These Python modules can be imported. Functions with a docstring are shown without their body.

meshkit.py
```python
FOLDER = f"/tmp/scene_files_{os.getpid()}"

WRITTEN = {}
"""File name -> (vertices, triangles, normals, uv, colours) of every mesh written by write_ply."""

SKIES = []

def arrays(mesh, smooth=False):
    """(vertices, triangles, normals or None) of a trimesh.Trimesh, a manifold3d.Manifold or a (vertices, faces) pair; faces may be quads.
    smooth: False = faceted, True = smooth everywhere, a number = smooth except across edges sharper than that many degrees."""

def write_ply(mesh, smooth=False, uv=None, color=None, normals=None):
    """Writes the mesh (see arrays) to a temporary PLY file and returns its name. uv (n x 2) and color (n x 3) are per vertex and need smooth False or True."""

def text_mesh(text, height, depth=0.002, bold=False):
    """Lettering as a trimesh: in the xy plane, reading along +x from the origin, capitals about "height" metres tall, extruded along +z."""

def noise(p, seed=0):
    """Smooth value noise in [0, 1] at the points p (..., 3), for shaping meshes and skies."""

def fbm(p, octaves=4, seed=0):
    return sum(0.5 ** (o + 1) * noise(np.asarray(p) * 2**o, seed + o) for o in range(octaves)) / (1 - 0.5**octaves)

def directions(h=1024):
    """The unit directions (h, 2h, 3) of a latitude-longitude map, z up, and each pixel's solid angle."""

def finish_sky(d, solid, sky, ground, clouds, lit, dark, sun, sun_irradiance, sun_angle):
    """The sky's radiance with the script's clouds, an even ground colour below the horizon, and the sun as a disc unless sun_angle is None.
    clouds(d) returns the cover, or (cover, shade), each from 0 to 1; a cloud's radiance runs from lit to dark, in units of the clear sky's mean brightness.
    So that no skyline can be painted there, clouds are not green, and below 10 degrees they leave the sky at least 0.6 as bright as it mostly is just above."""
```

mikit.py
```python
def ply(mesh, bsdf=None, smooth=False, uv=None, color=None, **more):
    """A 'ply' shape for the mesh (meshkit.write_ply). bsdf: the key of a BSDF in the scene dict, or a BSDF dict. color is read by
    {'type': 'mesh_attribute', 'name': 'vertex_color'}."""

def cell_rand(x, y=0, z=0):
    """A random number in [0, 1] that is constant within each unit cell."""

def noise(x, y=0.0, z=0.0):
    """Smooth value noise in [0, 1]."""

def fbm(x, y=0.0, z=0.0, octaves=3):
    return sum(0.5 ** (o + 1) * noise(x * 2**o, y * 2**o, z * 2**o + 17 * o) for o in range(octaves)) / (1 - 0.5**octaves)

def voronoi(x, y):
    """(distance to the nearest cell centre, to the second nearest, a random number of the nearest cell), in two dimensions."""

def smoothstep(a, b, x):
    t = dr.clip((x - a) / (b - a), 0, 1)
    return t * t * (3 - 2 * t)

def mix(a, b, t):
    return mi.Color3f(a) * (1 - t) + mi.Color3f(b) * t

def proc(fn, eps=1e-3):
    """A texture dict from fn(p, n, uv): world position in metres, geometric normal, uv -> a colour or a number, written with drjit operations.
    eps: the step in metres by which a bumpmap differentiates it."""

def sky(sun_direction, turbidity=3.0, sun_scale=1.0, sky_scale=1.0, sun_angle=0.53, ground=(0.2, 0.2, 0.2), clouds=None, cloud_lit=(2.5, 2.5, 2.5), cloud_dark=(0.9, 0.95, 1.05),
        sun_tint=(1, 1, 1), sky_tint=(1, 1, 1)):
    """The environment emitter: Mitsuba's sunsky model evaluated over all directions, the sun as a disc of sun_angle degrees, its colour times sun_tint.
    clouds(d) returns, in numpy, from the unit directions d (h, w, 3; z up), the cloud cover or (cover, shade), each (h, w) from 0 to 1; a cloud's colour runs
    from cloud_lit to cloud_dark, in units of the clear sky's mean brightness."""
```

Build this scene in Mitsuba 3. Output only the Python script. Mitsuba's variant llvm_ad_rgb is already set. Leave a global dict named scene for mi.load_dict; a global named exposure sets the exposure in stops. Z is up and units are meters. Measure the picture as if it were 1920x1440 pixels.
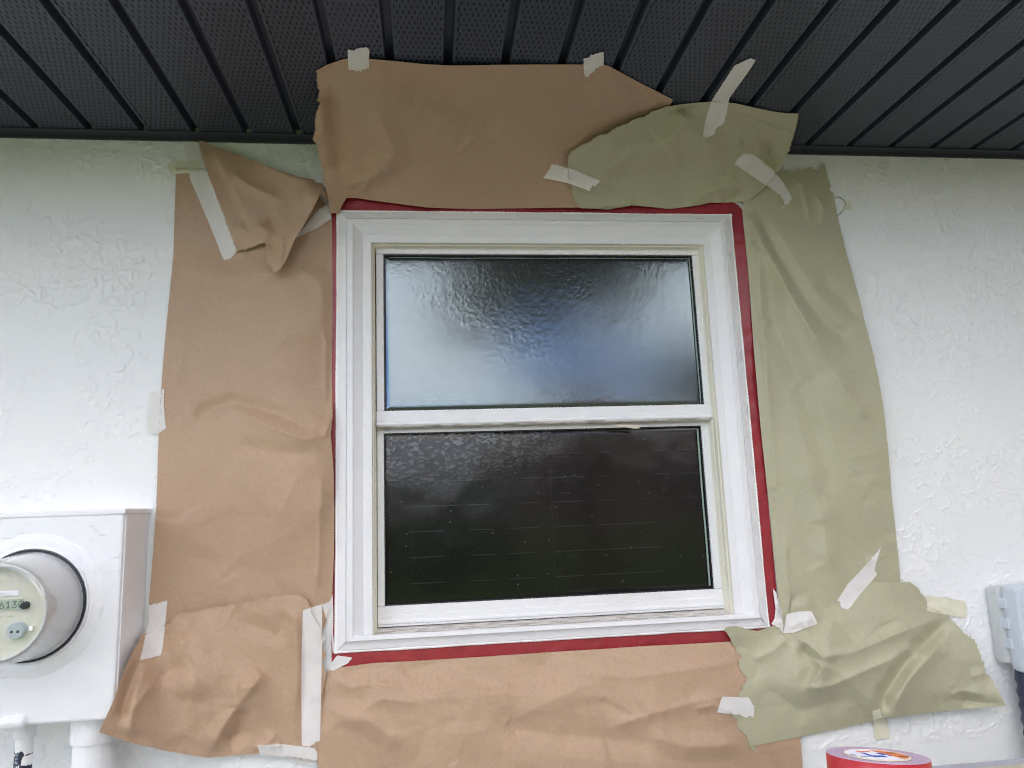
import math, random
import numpy as np, trimesh, mitsuba as mi, drjit as dr
import mikit, meshkit
from mikit import proc, noise, fbm, voronoi, cell_rand, smoothstep, mix
import manifold3d as m3
from scipy.interpolate import RBFInterpolator, LinearNDInterpolator
from scipy.spatial import Delaunay, cKDTree
import shapely
from shapely.geometry import Polygon

T = mi.ScalarTransform4f
scene, labels = {}, {}

# ------------------------------------------------------------------ camera, sky, exposure
# z up, the painted wall is the plane y = 0 facing -y, x to the right; the origin is the window's lower left outer corner
CAM = np.array([0.18516, -1.43213, 0.26234])
MAT = np.array([[0.99318153, 0.11531521, 0.0171131], [-0.11076609, 0.97921552, -0.16990539], [-0.03635009, 0.16685134, 0.98531178]])
FPX = 1338.06
fwd, upv = MAT[:, 1], MAT[:, 2]
scene['camera'] = dict(type='perspective', fov=2 * math.degrees(math.atan(960 / FPX)), fov_axis='x', near_clip=0.01, far_clip=500.0,
                       to_world=T().look_at(origin=CAM.tolist(), target=(CAM + fwd).tolist(), up=upv.tolist()))


def clouds(d):
    c = meshkit.fbm(d * [5, 5, 9.0] + 11.3, 5, seed=2924)
    cover = np.clip((c - 0.42) / 0.10, 0, 1)
    shade = np.clip((meshkit.fbm(d * [4, 4, 8] + 3.1, 4, seed=9) - 0.45) * 2.2, 0, 0.7)
    return cover, shade


scene['sky'] = mikit.sky((0.30, 0.60, 0.80), turbidity=2, sky_tint=(0.55, 0.90, 1.30), sun_scale=0.4, sun_angle=3, clouds=clouds, ground=(0.12, 0.13, 0.10), cloud_lit=(4.3, 4.0, 3.75), cloud_dark=(1.5, 1.5, 1.52))
exposure = 3.52
GROUND = -1.29
ZS = 1.0377                    # height of the soffit
W, H = 0.8565, 0.8789          # outer size of the window frame


def ray(px, py):
    """directions through points of the 1920 x 1440 photograph, for laying out things at their measured distance"""
    px, py = np.asarray(px, float), np.asarray(py, float)
    return np.stack([(px - 960) / FPX, np.ones_like(px), -(py - 720) / FPX], -1) @ MAT.T


def at(px, py, o=0.0):
    """point at distance o in front of the wall"""
    d = ray(px, py)
    t = (-np.asarray(o, float) - CAM[1]) / d[..., 1]
    return CAM + d * t[..., None]


def soffit_out(px, py, z=ZS - 0.0015):
    """how far out from the wall the soffit is met (-1 where it is not)"""
    d = ray(px, py)
    t = (z - CAM[2]) / np.where(np.abs(d[..., 2]) < 1e-6, 1e-6, d[..., 2])
    y = CAM[1] + d[..., 1] * t
    return np.where((t > 0) & (y < 0), -y, -1.0)


# ------------------------------------------------------------------ helpers
def add(key, mesh, bsdf, smooth=False, **kw):
    k, n = key, 0
    while k in scene:
        n += 1
        k = f'{key}_{n:03d}'
    scene[k] = mikit.ply(mesh, bsdf, smooth=smooth, **kw)
    return k


def tag(key, label, cat, group=None, kind=None):
    labels[key] = {'label': label, 'category': cat}
    if group: labels[key]['group'] = group
    if kind: labels[key]['kind'] = kind


def struct(key, label=None):
    labels[key] = {'kind': 'structure'}
    if label: labels[key]['label'] = label


def cat_(ms):
    return trimesh.util.concatenate(ms)


def box(x0, x1, y0, y1, z0, z1, r=0.0):
    e = np.array([x1 - x0, y1 - y0, z1 - z0]); c = np.array([x0 + x1, y0 + y1, z0 + z1]) / 2
    if r <= 0:
        m = trimesh.creation.box(extents=e); m.apply_translation(c); return m
    r = min(r, e.min() / 2.01)
    pts = []
    for s in np.ndindex(2, 2, 2):
        q = c + (np.array(s) * 2 - 1) * (e / 2 - r)
        for ax in range(3):
            for k in (-1, 1):
                pass
        for a in np.ndindex(3, 3, 3):
            v = np.array(a) - 1.0
            if np.any(v != 0) and np.all(v * (np.array(s) * 2 - 1) >= 0):
                pts.append(q + r * v / np.linalg.norm(v))
    return trimesh.convex.convex_hull(np.array(pts))


def prism(prof, x0, x1):
    """profile [(y, z)] closed, extruded along x"""
    p = Polygon(prof)
    m = trimesh.creation.extrude_polygon(p, x1 - x0, engine='earcut')
    v = m.vertices.copy()
    m.vertices = np.stack([x0 + v[:, 2], v[:, 0], v[:, 1]], 1)
    return m


def lathe(prof, n=48, axis='y'):
    """profile [(r, h)] revolved; h runs along -y (towards the camera) for axis y, +z for z"""
    prof = np.array(prof, float); a = np.arange(n) * 2 * np.pi / n
    v, f = [], []
    for r, h in prof:
        v += [[r * math.cos(t), r * math.sin(t), h] for t in a]
    k = len(prof)
    for i in range(k - 1):
        for j in range(n):
            p, q = i * n + j, i * n + (j + 1) % n
            f += [[p, q, q + n], [p, q + n, p + n]]
    v = np.array(v)
    if axis == 'y': v = np.stack([v[:, 0], -v[:, 2], v[:, 1]], 1)
    return trimesh.Trimesh(v, f, process=False)


def moved(m, x, y, z):
    m = m.copy(); m.apply_translation([x, y, z]); return m


def nz(x, y, z=0.0, s=1.0, seed=0, octv=3):
    x = np.asarray(x, float)
    return meshkit.fbm(np.stack([x * s, np.asarray(y, float) * s, np.zeros_like(x) + z], -1) + 40, octv, seed) - 0.5


def tube(path, radii, n=12, cap=True):
    path = np.array(path, float); radii = np.broadcast_to(radii, len(path))
    t = np.gradient(path, axis=0); t /= np.linalg.norm(t, axis=1, keepdims=True)
    ref = np.array([0, 0, 1.0]) if abs(t[0][2]) < .9 else np.array([1.0, 0, 0])
    v, f = [], []
    for p, d, r in zip(path, t, radii):
        a = np.cross(d, ref); a /= np.linalg.norm(a); b = np.cross(d, a)
        v += [p + r * (math.cos(q) * a + math.sin(q) * b) for q in np.arange(n) * 2 * np.pi / n]
    for i in range(len(path) - 1):
        for j in range(n):
            p, q = i * n + j, i * n + (j + 1) % n
            f += [[p, p + n, q + n], [p, q + n, q]]
    if cap:
        for i, s in ((0, 1), (len(path) - 1, -1)):
            c = len(v); v.append(path[i])
            for j in range(n):
                g = [i * n + j, i * n + (j + 1) % n, c]
                f.append(g if s > 0 else g[::-1])
    return trimesh.Trimesh(np.array(v), f, process=False)


# ------------------------------------------------------------------ materials
def two(b):
    return {'type': 'twosided', 'b': b}


def pr(color, rough=0.5, spec=0.5, **kw):
    c = color if isinstance(color, dict) else {'type': 'rgb', 'value': list(color)}
    return {'type': 'principled', 'base_color': c, 'roughness': rough, 'specular': spec, **kw}


def bump(b, fn, eps=5e-4, scale=1.0):
    return {'type': 'bumpmap', 'arbitrary': proc(fn, eps), 'scale': scale, 'b': b}


def stucco_c(p, n, uv):
    t = fbm(p.x * 3, p.z * 3, 12.0, 3)
    return mix((0.735, 0.75, 0.745), (0.79, 0.80, 0.79), t)


scene['mat_stucco'] = two(pr(proc(stucco_c), 0.42, 0.45))


def soffit_hole(p):
    v = p.y / 0.0125
    row = dr.floor(v)
    s = (p.x + 0.5845) / 0.1016
    u0 = s - dr.floor(s)                                     # position across one board
    odd = row - 2 * dr.floor(row / 2)
    u = u0 * 0.1016 / 0.0092 + 0.5 * odd
    fu, fv = u - dr.floor(u) - 0.5, v - row - 0.5
    d = dr.sqrt(dr.square(fu * 0.0092 / 0.0014) + dr.square(fv * 0.0125 / 0.0044))
    hole = smoothstep(1.25, 0.75, d)
    return hole * smoothstep(0.10, 0.13, u0) * smoothstep(0.90, 0.87, u0)


def soffit_c(p, n, uv):
    h = soffit_hole(p)
    d = noise(p.x * 700, p.y * 700) * 0.15 + 0.92
    return mix((0.041, 0.050, 0.072), (0.003, 0.004, 0.005), h) * d


def soffit_h(p, n, uv):
    return -0.0012 * soffit_hole(p) + 0.00006 * noise(p.x * 900, p.y * 900, 2.0)


scene['mat_soffit'] = two(bump(pr(proc(soffit_c), 0.40, 0.5), soffit_h, 4e-4))
scene['mat_trim_dark'] = two(pr((0.036, 0.041, 0.052), 0.38, 0.5))


def paper_mat(a, b, spot):
    def c(p, n, uv):
        g = fbm(p.x * 240, (p.z - p.y) * 500, 3.0, 3)
        m_ = fbm(p.x * 7, p.z * 7, p.y * 7, 3)
        fleck = smoothstep(0.80, 0.86, noise(p.x * 700, (p.z - p.y) * 700, 2.0)) * 0.35
        f2 = noise(p.x * 350, (p.z - p.y) * 380, 6.0)
        col = mix(a, b, dr.clip(0.6 * g + 0.28 * m_ + 0.42 * (f2 - 0.5) + 0.06, -0.3, 1.3))
        return mix(col, spot, fleck)

    def h(p, n, uv):
        x, z = p.x + 0.7 * p.y, p.z + 0.4 * p.y
        w = 0.02 * (noise(x * 30, z * 30, 1.0) - 0.5)
        k = dr.abs(fbm(x * 34 + w * 40, z * 30, 9.0, 2) - 0.5)
        return 0.0008 * dr.sqrt(k + 0.002) * smoothstep(0.40, 0.6, fbm(x * 8, z * 8, 2.0, 2)) + 0.00005 * noise(x * 500, z * 900, 4.0)
    return two(bump(pr(proc(c), 0.52, 0.38), h, 8e-4))


scene['mat_kraft'] = paper_mat((0.405, 0.272, 0.176), (0.465, 0.322, 0.213), (0.28, 0.17, 0.10))
scene['mat_olive'] = paper_mat((0.375, 0.36, 0.235), (0.43, 0.415, 0.285), (0.34, 0.32, 0.20))


def mask_c(p, n, uv):
    m_ = fbm(p.x * 60, p.z * 60, p.y * 40, 3)
    g = noise(p.x * 600, p.z * 600, p.y * 500)
    return mix((0.70, 0.68, 0.64), (0.80, 0.785, 0.755), dr.clip(m_ * 0.8 + g * 0.3, 0, 1))


def crepe(p, n, uv):
    x, z = p.x + 0.6 * p.y, p.z + 0.3 * p.y
    k = dr.abs(noise(x * 55, z * 48, 3.0) - 0.5)
    return 0.0008 * dr.sqrt(k + 0.01) + 0.00009 * noise(x * 500, z * 500)


scene['mat_masking_solid'] = two(bump(pr(proc(mask_c), 0.55, 0.3), crepe, 6e-4))
scene['mat_masking'] = {'type': 'mask', 'opacity': 0.86, 'b': {'type': 'ref', 'id': 'mat_masking_solid'}}
scene['mat_masking_yellow'] = two(bump(pr(proc(lambda p, n, uv: mix((0.60, 0.58, 0.43), (0.72, 0.70, 0.56), fbm(p.x * 70, p.z * 70, 0.0, 3))), 0.55, 0.3), crepe, 6e-4))


def red_h(p, n, uv):
    return 0.0007 * fbm(p.x * 60, p.z * 60, 1.0, 3) + 0.0003 * dr.abs(noise(p.x * 150, p.z * 150) - 0.5)


scene['mat_red_tape'] = two(bump(pr(proc(lambda p, n, uv: mix((0.23, 0.018, 0.026), (0.33, 0.028, 0.036), fbm(p.x * 30, p.z * 30, 0.0, 3))), 0.33, 0.55), red_h, 6e-4))


def frame_c(p, n, uv):
    t = dr.minimum(dr.minimum(p.x, W - p.x), dr.minimum(p.z, H - p.z))
    st = smoothstep(0.002, 0.006, t) * smoothstep(0.024, 0.012, t)
    along = dr.select(dr.minimum(p.x, W - p.x) < dr.minimum(p.z, H - p.z), p.z, p.x)
    s = smoothstep(0.52, 0.66, fbm(along * 16, t * 70, 5.0, 4)) * st * smoothstep(0.52, 0.70, noise(along * 6, p.x * 2, 4.0))
    s2 = smoothstep(0.70, 0.78, noise(p.x * 150, p.z * 150, 3.0)) * 0.10
    base = mix((0.72, 0.725, 0.735), (0.77, 0.77, 0.77), fbm(p.x * 14, p.z * 14, 1.0, 2))
    return mix(mix(base, (0.40, 0.37, 0.36), s * 0.6), (0.5, 0.47, 0.42), s2 * 0.5)


scene['mat_frame'] = two(bump(pr(proc(frame_c), 0.38, 0.45), lambda p, n, uv: 0.00025 * fbm(p.x * 16, p.z * 16, 2.0, 2), 8e-4))
scene['mat_vinyl'] = two(pr(proc(lambda p, n, uv: mix((0.75, 0.755, 0.76), (0.71, 0.71, 0.70), smoothstep(0.55, 0.8, fbm(p.x * 11, p.z * 16, 4.0, 4)))), 0.36, 0.45))
scene['mat_cream'] = two(pr((0.72, 0.70, 0.58), 0.5, 0.4))


def dusty_c(p, n, uv):
    s = fbm(p.x * 50, p.z * 260, p.y * 200, 4)
    return mix((0.62, 0.60, 0.56), (0.34, 0.32, 0.29), smoothstep(0.42, 0.68, s))


scene['mat_dusty'] = two(bump(pr(proc(dusty_c), 0.7, 0.3), lambda p, n, uv: 0.0012 * fbm(p.x * 140, p.z * 300, p.y * 300, 3), 6e-4))
scene['mat_caulk'] = two(bump(pr((0.86, 0.86, 0.85), 0.40, 0.5), lambda p, n, uv: 0.0009 * fbm(p.x * 110, p.z * 110, 2.0, 3), 6e-4))
scene['mat_gasket'] = two(pr((0.012, 0.012, 0.014), 0.45, 0.5))
scene['mat_bead_glint'] = two(pr((0.26, 0.34, 0.29), 0.5, 0.4))  # pale green stands for the reflection along the glazing bead edge
scene['mat_flake'] = two(pr((0.62, 0.55, 0.45), 0.7, 0.3))


def film_lo(p):
    x, z = p.x, p.z
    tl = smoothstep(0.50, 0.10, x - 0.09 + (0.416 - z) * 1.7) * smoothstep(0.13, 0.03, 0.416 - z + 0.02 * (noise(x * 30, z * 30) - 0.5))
    sky_bub = smoothstep(0.50, 0.66, fbm(x * 170, z * 260, 2.0, 2)) * tl * 0.7  # film bubbles; their pale colour paints in the sky reflection at upper left
    st = smoothstep(0.72, 0.80, fbm(x * 30, z * 420, 5.0, 3)) * smoothstep(0.56, 0.68, fbm(x * 9, z * 14, 3.0, 2))
    k = (z - 0.4158) / 0.0502
    crease = smoothstep(0.026, 0.004, dr.abs(k - dr.round(k) + 0.01 * (noise(x * 20, 0.0, 3.0) - 0.5))) * smoothstep(0.35, 0.6, noise(x * 40, z * 6, 1.0))
    vc = smoothstep(0.0008, 0.0002, dr.abs(x - 0.4335)) * 0.5 + smoothstep(0.0008, 0.0002, dr.abs(x - 0.146)) * 0.3 + smoothstep(0.0012, 0.0002, dr.abs(x - 0.687)) * 0.4 * smoothstep(0.4, 0.6, noise(z * 60, 3.0))
    d1, d2, w = voronoi(x * 45, z * 45)
    dots = smoothstep(0.075, 0.045, d1) * smoothstep(0.90, 0.91, w)
    d1b, d2b, wb = voronoi(x * 150, z * 150)
    fine = smoothstep(0.16, 0.08, d1b) * smoothstep(0.80, 0.84, wb) * 0.25
    return sky_bub, dr.clip(crease * 0.5 + vc * 0.5, 0, 1), dr.maximum(dots, fine), st


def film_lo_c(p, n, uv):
    sky_bub, cr, dots, st = film_lo(p)
    v = dr.clip(sky_bub * 1.0 + cr * 0.16 + dots * 0.28 + st * 0.05, 0, 1)
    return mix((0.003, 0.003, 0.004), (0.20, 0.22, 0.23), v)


def film_lo_h(p, n, uv):
    sky_bub, cr, dots, st = film_lo(p)
    return 0.0005 * sky_bub + 0.0002 * dots + 0.00005 * cr


scene['mat_film'] = two({'type': 'blendbsdf', 'weight': 0.15, 'a': {'type': 'principled', 'base_color': {'type': 'rgb', 'value': [0.006, 0.006, 0.010]}, 'roughness': 0.3, 'eta': 1.4},
                         'b': {'type': 'roughconductor', 'material': 'none', 'alpha': 0.028, 'specular_reflectance': {'type': 'rgb', 'value': [0.66, 0.86, 1.0]}}})
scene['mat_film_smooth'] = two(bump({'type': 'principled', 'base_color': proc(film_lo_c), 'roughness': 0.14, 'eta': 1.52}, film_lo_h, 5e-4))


def boxpaint_h(p, n, uv):
    return 0.0007 * fbm(p.x * 40, p.z * 90, p.y * 40, 3) + 0.0012 * smoothstep(0.80, 0.9, noise(p.x * 130, p.z * 130, p.y * 130))


scene['mat_box_paint'] = two(bump(pr((0.74, 0.75, 0.76), 0.30, 0.5), boxpaint_h, 6e-4))


def conduit_c(p, n, uv):
    s = smoothstep(0.50, 0.53, fbm(p.x * 120, p.z * 90, 2.0, 3) + (p.x + 0.507) * 12 - 0.03)
    low = smoothstep(-0.112, -0.115, p.z + 0.5 * (p.x + 0.507))
    txt = smoothstep(0.55, 0.6, noise(p.x * 300, p.z * 900, 4.0)) * smoothstep(0.0035, 0.0015, dr.abs(p.x + 0.5115))
    bare = mix((0.02, 0.025, 0.05), (0.30, 0.34, 0.40), txt * 0.8)
    return mix((0.78, 0.78, 0.77), bare, low * (1 - s))


scene['mat_conduit'] = two(pr(proc(conduit_c), 0.38, 0.5))
scene['mat_black_ring'] = two(pr((0.015, 0.017, 0.03), 0.4, 0.5))
scene['mat_glass_cover'] = {'type': 'thindielectric', 'int_ior': 1.5}
scene['mat_meter_body'] = two(pr((0.50, 0.51, 0.50), 0.35, 0.5))
scene['mat_meter_cream'] = two(pr((0.55, 0.55, 0.47), 0.4, 0.5))
scene['mat_lcd'] = two(pr((0.36, 0.43, 0.36), 0.25, 0.5))
scene['mat_ink'] = two(pr((0.10, 0.13, 0.11), 0.6, 0.3))
scene['mat_ink_grey'] = two(pr((0.45, 0.45, 0.38), 0.6, 0.3))
scene['mat_metal'] = two({'type': 'roughconductor', 'material': 'Al', 'alpha': 0.25})
scene['mat_port'] = two(pr(proc(lambda p, n, uv: mix((0.34, 0.46, 0.42), (0.38, 0.42, 0.48), noise(p.x * 150, p.z * 150))), 0.25, 0.6))
scene['mat_plastic'] = two(pr(proc(lambda p, n, uv: mix((0.50, 0.55, 0.60), (0.55, 0.60, 0.65), fbm(p.x * 30, p.z * 30, p.y * 30, 2))), 0.36, 0.5))
scene['mat_plastic_grey'] = two(pr((0.50, 0.52, 0.51), 0.42, 0.5))
scene['mat_navy'] = two(pr((0.035, 0.040, 0.075), 0.4, 0.5))
scene['mat_roll_red'] = two(bump(pr((0.42, 0.018, 0.030), 0.28, 0.55), lambda p, n, uv: 0.0004 * fbm(p.x * 90, p.y * 90, p.z * 200, 2), 6e-4))
scene['mat_roll_side'] = two(pr(proc(lambda p, n, uv: mix((0.36, 0.25, 0.36), (0.47, 0.36, 0.47), noise(dr.sqrt(dr.square(uv.x) + dr.square(uv.y)) * 9000))), 0.4, 0.4))
scene['mat_white_print'] = two(pr((0.74, 0.75, 0.82), 0.4, 0.4))
scene['mat_blue_print'] = two(pr((0.04, 0.08, 0.36), 0.45, 0.4))
scene['mat_orange_print'] = two(pr((0.62, 0.16, 0.05), 0.45, 0.4))
scene['mat_brown_print'] = two(pr((0.20, 0.07, 0.03), 0.5, 0.4))
scene['mat_grey_board'] = two(pr(proc(lambda p, n, uv: mix((0.30, 0.30, 0.33), (0.38, 0.38, 0.41), fbm(p.x * 40, p.y * 40, p.z * 40, 3))), 0.55, 0.4))
scene['mat_steel_leg'] = two(pr((0.25, 0.25, 0.26), 0.4, 0.5, metallic=0.6))


def lawn_c(p, n, uv):
    a = fbm(p.x * 1.2, p.y * 1.2, 1.0, 4); b = fbm(p.x * 40, p.y * 40, 2.0, 2)
    return mix((0.045, 0.085, 0.024), (0.090, 0.125, 0.045), dr.clip(a * 0.7 + b * 0.4 - 0.1, 0, 1))


scene['mat_lawn'] = two(bump(pr(proc(lawn_c), 0.8, 0.2), lambda p, n, uv: 0.02 * fbm(p.x * 60, p.y * 60, 0.0, 2), 5e-3))
scene['mat_concrete'] = two(pr(proc(lambda p, n, uv: mix((0.17, 0.16, 0.155), (0.24, 0.23, 0.22), fbm(p.x * 5, p.y * 5, 3.0, 4))), 0.8, 0.3))
scene['mat_leaf'] = two(pr(proc(lambda p, n, uv: mix((0.035, 0.065, 0.02), (0.075, 0.115, 0.035), noise(p.x * 9, p.y * 9, p.z * 9))), 0.55, 0.4))
scene['mat_bark'] = two(pr((0.12, 0.09, 0.065), 0.8, 0.2))
scene['mat_brown_house'] = two(pr((0.22, 0.18, 0.16), 0.7, 0.3))
scene['mat_shingle'] = two(pr(proc(lambda p, n, uv: mix((0.09, 0.075, 0.075), (0.14, 0.12, 0.115), fbm(p.x * 9, p.y * 9, p.z * 9, 3))), 0.8, 0.3))
scene['mat_window_far'] = two(pr((0.03, 0.035, 0.04), 0.1, 0.5))

# ------------------------------------------------------------------ ground
lw = trimesh.Trimesh([[-80, -90, GROUND], [80, -90, GROUND], [80, 60, GROUND], [-80, 60, GROUND]], [[0, 1, 2], [0, 2, 3]], process=False)
add('lawn', lw, 'mat_lawn'); struct('lawn', 'green lawn in front of the house')
add('bounce_patio', box(-5, 6, -3.3, 0.0, GROUND - 0.05, GROUND + 0.03, 0.01), 'mat_concrete'); struct('bounce_patio', 'concrete paving along the house wall, unseen, widened to tune ground bounce')  # unseen paving, widened to replace green lawn bounce

# ------------------------------------------------------------------ house wall, roof, soffit
XL, XR, YB = -4.2, 3.3, 8.0
ox0, ox1, oz0, oz1 = 0.012, W - 0.012, 0.012, H - 0.012


def quad(a, b, c, d):
    return trimesh.Trimesh([a, b, c, d], [[0, 1, 2], [0, 2, 3]], process=False)


zt, zb = ZS + 0.12, GROUND - 0.05
GX0, GX1, GX2, GX3, GZ0, GZ1 = -0.80, ox0, ox1, 1.62, -0.24, ZS - 0.004


def nzs(x, z, s, seed, o=3):
    return meshkit.fbm(np.stack([x * s + 40, z * s + 40, np.full_like(x, seed * 1.7)], -1), o, seed)


def sst(a, b, x):
    t = np.clip((x - a) / (b - a), 0, 1); return t * t * (3 - 2 * t)


def relief(x0, x1, z0, z1, s=0.0018):
    """trowelled plaster: sharp ragged lips with a long flat slope behind them"""
    nx, nzn = int((x1 - x0) / s) + 1, int((z1 - z0) / s) + 1
    x, z = np.meshgrid(np.linspace(x0, x1, nx), np.linspace(z0, z1, nzn))
    wx = x + .022 * (nzs(x, z, 30, 1, 2) - .5) + .007 * (nzs(x, z, 110, 2, 2) - .5)
    wz = z + .022 * (nzs(x, z, 30, 3, 2) - .5) + .007 * (nzs(x, z, 110, 4, 2) - .5)
    a, b = nzs(wx, wz * 1.15, 34, 5, 3), nzs(wx, wz, 64, 6, 2)
    m, m2 = sst(.40, .56, nzs(x, z, 7, 7, 2)), sst(.43, .58, nzs(x, z, 11, 8, 2))
    lip = sst(.50, .515, a) * (1 - .9 * sst(.515, .60, a)); lip2 = sst(.53, .545, b) * (1 - .9 * sst(.545, .64, b))
    h = .0012 * lip * m + .0010 * lip2 * m2 + .0014 * nzs(x, z, 9, 9, 3) + .0008 * (.3 + .7 * m) * nzs(x, z, 150, 10, 2) - 0.0008
    e = np.minimum(np.minimum(x - x0, x1 - x), np.minimum(z - z0, z1 - z))
    h = h * np.clip(e / 0.01, 0, 1) * (1 - sst(-0.05, -0.025, x) * sst(0.905, 0.885, x))
    k = np.arange(nx * nzn).reshape(nzn, nx)
    f = np.concatenate([np.stack([k[:-1, :-1], k[:-1, 1:], k[1:, 1:]], -1).reshape(-1, 3), np.stack([k[:-1, :-1], k[1:, 1:], k[1:, :-1]], -1).reshape(-1, 3)])
    return np.stack([x.ravel(), -h.ravel(), z.ravel()], 1), f


wv = [quad((XL, 0, zb), (GX0, 0, zb), (GX0, 0, zt), (XL, 0, zt)), quad((GX3, 0, zb), (XR, 0, zb), (XR, 0, zt), (GX3, 0, zt)),
      quad((GX0, 0, zb), (GX3, 0, zb), (GX3, 0, GZ0), (GX0, 0, GZ0)), quad((GX0, 0, GZ1), (GX3, 0, GZ1), (GX3, 0, zt), (GX0, 0, zt)),
      quad((ox0, 0, GZ0), (ox1, 0, GZ0), (ox1, 0, oz0), (ox0, 0, oz0)), quad((ox0, 0, oz1), (ox1, 0, oz1), (ox1, 0, GZ1), (ox0, 0, GZ1)),
      quad((ox0, 0, oz0), (ox0, 0.14, oz0), (ox0, 0.14, oz1), (ox0, 0, oz1)), quad((ox1, 0, oz0), (ox1, 0, oz1), (ox1, 0.14, oz1), (ox1, 0.14, oz0)),
      quad((ox0, 0, oz1), (ox0, 0.14, oz1), (ox1, 0.14, oz1), (ox1, 0, oz1)), quad((ox0, 0, oz0), (ox1, 0, oz0), (ox1, 0.14, oz0), (ox0, 0.14, oz0)),
      quad((XL, 0, zb), (XL, 0, zt), (XL, YB, zt), (XL, YB, zb)), quad((XR, 0, zb), (XR, YB, zb), (XR, YB, zt), (XR, 0, zt)),
      quad((XL, YB, zb), (XL, YB, zt), (XR, YB, zt), (XR, YB, zb))]
vs, fs, off = [], [], 0
for v_, f_ in [relief(GX0, GX1, GZ0, GZ1), relief(GX2, GX3, GZ0, GZ1)] + [(np.array(m.vertices), np.array(m.faces)) for m in wv]:
    vs.append(v_); fs.append(f_ + off); off += len(v_)
front = trimesh.Trimesh(np.vstack(vs), np.vstack(fs), process=False)
add('house_wall', front, 'mat_stucco', smooth=True)
tag('house_wall', 'white painted wall with rough trowelled texture around the masked window', 'wall')
roof = cat_([box(XL - 0.3, XR + 0.3, -0.62, -0.595, ZS - 0.03, ZS + 0.16),
             quad((XL - 0.3, -0.62, ZS + 0.16), (XR + 0.3, -0.62, ZS + 0.16), (XR + 0.3, 4, ZS + 1.7), (XL - 0.3, 4, ZS + 1.7)),
             quad((XL - 0.3, 4, ZS + 1.7), (XR + 0.3, 4, ZS + 1.7), (XR + 0.3, 8.6, ZS + 0.16), (XL - 0.3, 8.6, ZS + 0.16))])
add('house_roof', roof, 'mat_shingle'); tag('house_roof', 'dark shingled roof above the white wall and the eaves', 'roof')

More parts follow.
